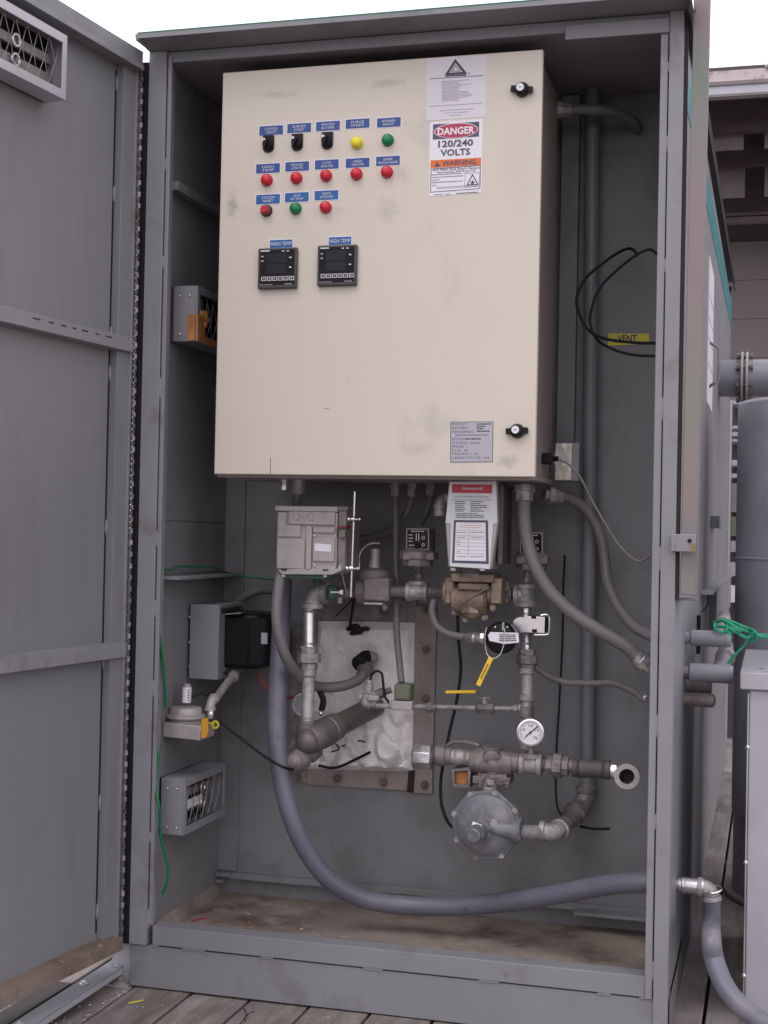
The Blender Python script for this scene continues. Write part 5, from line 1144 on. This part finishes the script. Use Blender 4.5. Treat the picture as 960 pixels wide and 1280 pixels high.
# tank / stack
tk = thing('steel_stack', 'tall round weathered steel stack standing right of the enclosure', 'stack', AZ(935, 1140, 0)+V((.2, .25, 0)))
sc = V((0, 0, 0)); rT = .30; l0 = A(914, 800, 1.45)
cx0 = l0.x+rT*1.03; cy0 = 1.45; ztop = A(925, 494, 1.2).z; zs = A(905, 1028, 1.2).z
B().lathe(V((cx0, cy0, zs)), EZ, [(0, rT), (ztop-zs-.01, rT), (ztop-zs, rT-.01)], 64).build('upper_shell', 'cyl', tk)
B().lathe(V((cx0, cy0, .012)), EZ, [(0, rT-.006), (zs-.014, rT-.006)], 64).build('lower_shell', 'cyl', tk)
B().lathe(V((cx0, cy0, 0)), EZ, [(0, rT+.02), (.011, rT+.02)], 48).build('base_ring', 'rust', tk)
zz = A(925, 700, 1.2).z; B().lathe(V((cx0, cy0, zz)), EZ, [(0, rT), (.002, rT+.003), (.006, rT+.003), (.008, rT)], 64, cap=False).build('weld_ring', 'cyl', tk)
# horizontal duct
dc = thing('flanged_duct', 'grey flanged pipe duct leaving the enclosure above the steel stack', 'duct', V((1.3, 2.6, 1.7)))
ya = 2.35; ca = A(905, 473, ya+.0); rD = abs(A(950, 450, ya).z-A(950, 496, ya).z)/2
B().cyl(V((W1, ya, ca.z)), V((2.6, ya, ca.z)), rD, n=40).build('pipe', 'duct', dc)
for xx in (A(928, 470, ya).x, A(934, 470, ya).x): B().cyl(V((xx-.004, ya, ca.z)), V((xx+.004, ya, ca.z)), rD*1.42, n=40).build('flange', 'alu', dc)
xf = A(931, 470, ya).x
for k in range(8):
    a = R(22+45*k); q = V((xf, ya+math.cos(a)*rD*1.22, ca.z+math.sin(a)*rD*1.22))
    B().lathe(q-EX*.03, EX, [(0, .012), (.012, .012), (.013, .006), (.05, .006), (.051, .011), (.06, .011)], 6).build('bolt', 'bronze', dc)
# galvanised cabinet at the right edge
gc = thing('galvanised_cabinet', 'pale galvanised cabinet with folded lid at the right edge', 'cabinet', A(960, 1280, .25))
f0 = A(925, 840, .25); f1 = A(925, 862, .25); bb = A(937, 870, .26); X9 = 2.1
yb9 = AZ(948, 812, f0.z).y
B().box(f0.x, X9, .25, yb9, f1.z, f0.z).build('lid', 'galv', gc, .003)
B().box(bb.x, X9-.02, .265, yb9-.02, -.0, f1.z-.001).build('body', 'galv', gc, .003)
m = B(); q = AZ(952, 836, f0.z); m.cyl(V((q.x, q.y, f0.z)), V((q.x, q.y, f0.z+.0006)), .006, n=14); m.build('lid_hole', 'dark', gc)
B().box(bb.x-.004, bb.x-.001, .268, .275, .0, f1.z-.01).build('seam', 'bright', gc)
for y in (935, 1080, 1222): q = A(938, y, .26); B().sphere(V((bb.x-.003, .268, q.z)), .006, 8).build('rivet', 'bright', gc)
# rack behind
rk = thing('storage_rack', 'pale metal rack of shelves glimpsed between the enclosure and the stack', 'rack', A(922, 860, 4.6))
Yk = 4.6; x_0 = A(911, 600, Yk).x; x_1 = A(940, 600, Yk).x
for x in (x_0, x_1+.3): B().box(x, x+.012, Yk, Yk+.04, -.04, A(918, 500, Yk).z).build('leg', 'galv', rk)
for (ya_, yb_, mm) in ((501, 505, 'galv'), (532, 536, 'galv'), (540, 545, 'plate'), (549, 552, 'galv'), (575, 582, 'galv'), (592, 597, 'galv'), (604, 640, 'steelbeam'), (646, 670, 'coil'), (676, 690, 'zinc'), (703, 720, 'galv'), (733, 753, 'signw')):
    a = A(916, ya_, Yk+.01); b = A(916, yb_, Yk+.01); B().box(x_0+.013, x_1+.299, Yk+.005, Yk+.25, b.z, a.z).build('shelf', mm, rk)
B().box(x_0, x_1+.33, Yk+.26, Yk+.27, .0, A(918, 500, Yk).z).build('back_sheet', 'timber', rk)

# ------------------------------------------------------------------ door stay and floor litter
ch = thing('door_track', 'pale steel channel lying on the deck under the open door', 'track', V((-.075, -.1, 0)))
B().box(-.068, -.022, -1.6, .10, .036, .040).build('top_flange', 'track', ch, .001)
B().box(-.026, -.022, -1.6, .06, .022, .0355).build('web', 'galv', ch, .0005)
B().box(-.068, -.064, -1.6, .06, .002, .0355).build('web', 'paint', ch, .0005)
B().prism([V((-.098, .02, .002)), V((-.005, .02, .002)), V((-.005, .02, .10)), V((-.02, .02, .115)), V((-.06, .02, .040))], (0, .004, 0)).build('end_plate', 'galv', ch)
for y in (-.14, -.42): B().lathe(V((-.045, y, .040)), EZ, [(0, .009), (.003, .009), (.004, .005), (.008, .005)], 12).build('bolt', 'zinc', ch)
B().prism([V((-.045, .0, .041)), V((-.028, .0, .041)), V((-.028, .0, .060))], (0, .002, 0)).build('lug', 'galv', ch)
c2_ = B(); c2_.box(-.135, -.085, -1.6, -.12, .030, .034); c2_.box(-.135, -.131, -1.6, -.12, .0, .0295); c2_.box(-.089, -.085, -1.6, -.12, .0, .0295)
tag(c2_.build('outer_channel', 'chan', None), 'darker painted channel beside the pale track under the door', 'track')
ab = thing('anchor_bolt', 'rusty anchor bolt with washer at the foot of the left post', 'bolt', AZ(151, 1227, 0))
q = AZ(151, 1227, .0); b = B(); b.lathe(q, EZ, [(0, .024), (.004, .024), (.005, .012), (.016, .013), (.017, .007), (.034, .007)], 14); b.build('bolt', 'rust', ab)
B().box(q.x-.05, -.001, q.y-.03, q.y+.06, -.0035, -.0005).build('foot_plate', 'galv', ab)
zt_ = thing('yellow_strap_end', 'short yellow plastic strip lying on the deck boards', 'strip', AZ(170, 1252, 0))
B().obox(AZ(170, 1252, .002), (AZ(180, 1250, 0)-AZ(160, 1254, 0)).normalized(), V((0, 1, 0)), EZ, .018, .0022, .0012).build('strip', 'ytape', zt_)
tw = B(); tw.tube(spl([AZ(303, 1258, .002), AZ(308, 1266, .006), AZ(306, 1276, .004)], 5), .0016, 6); tw.tube(spl([AZ(318, 1264, .004), AZ(310, 1268, .004), AZ(300, 1280, .002)], 5), .0014, 6)
tag(tw.build('twig', 'twig'), 'dark forked twig on the deck in front of the enclosure', 'twig')
m = B(); rnd = random.Random(5)
for k in range(110):
    x = rnd.uniform(-.30, .02); y = rnd.uniform(-.42, -.03); m.sphere(V((x, y, .001)), rnd.uniform(.0008, .0024), 6, (1.4, 1, .7))
for k in range(50):
    x = rnd.uniform(-.1, 1.2); y = rnd.uniform(-.3, -.02); m.sphere(V((x, y, .0)), rnd.uniform(.0008, .0018), 6, (1.4, 1, .7))
tag(m.build('grit', 'pebb'), 'scattered pale grit on the deck boards', 'grit', kind='stuff')
m = B()
for k in range(16): m.sphere(V((rnd.uniform(.08, .5), rnd.uniform(.08, .42), ZF+.001)), rnd.uniform(.001, .003), 6, (1.6, 1, .5))
tag(m.build('floor_crumbs', 'pebb'), 'pale crumbs on the rusty enclosure floor', 'crumbs', kind='stuff')
cable('short red wire scrap lying on the rusty enclosure floor', [AZ(240, 1151, ZF+.003), AZ(252, 1148, ZF+.003), AZ(262, 1147, ZF+.003)], .0018, 'rwire', 'wire', 'wire_scrap')
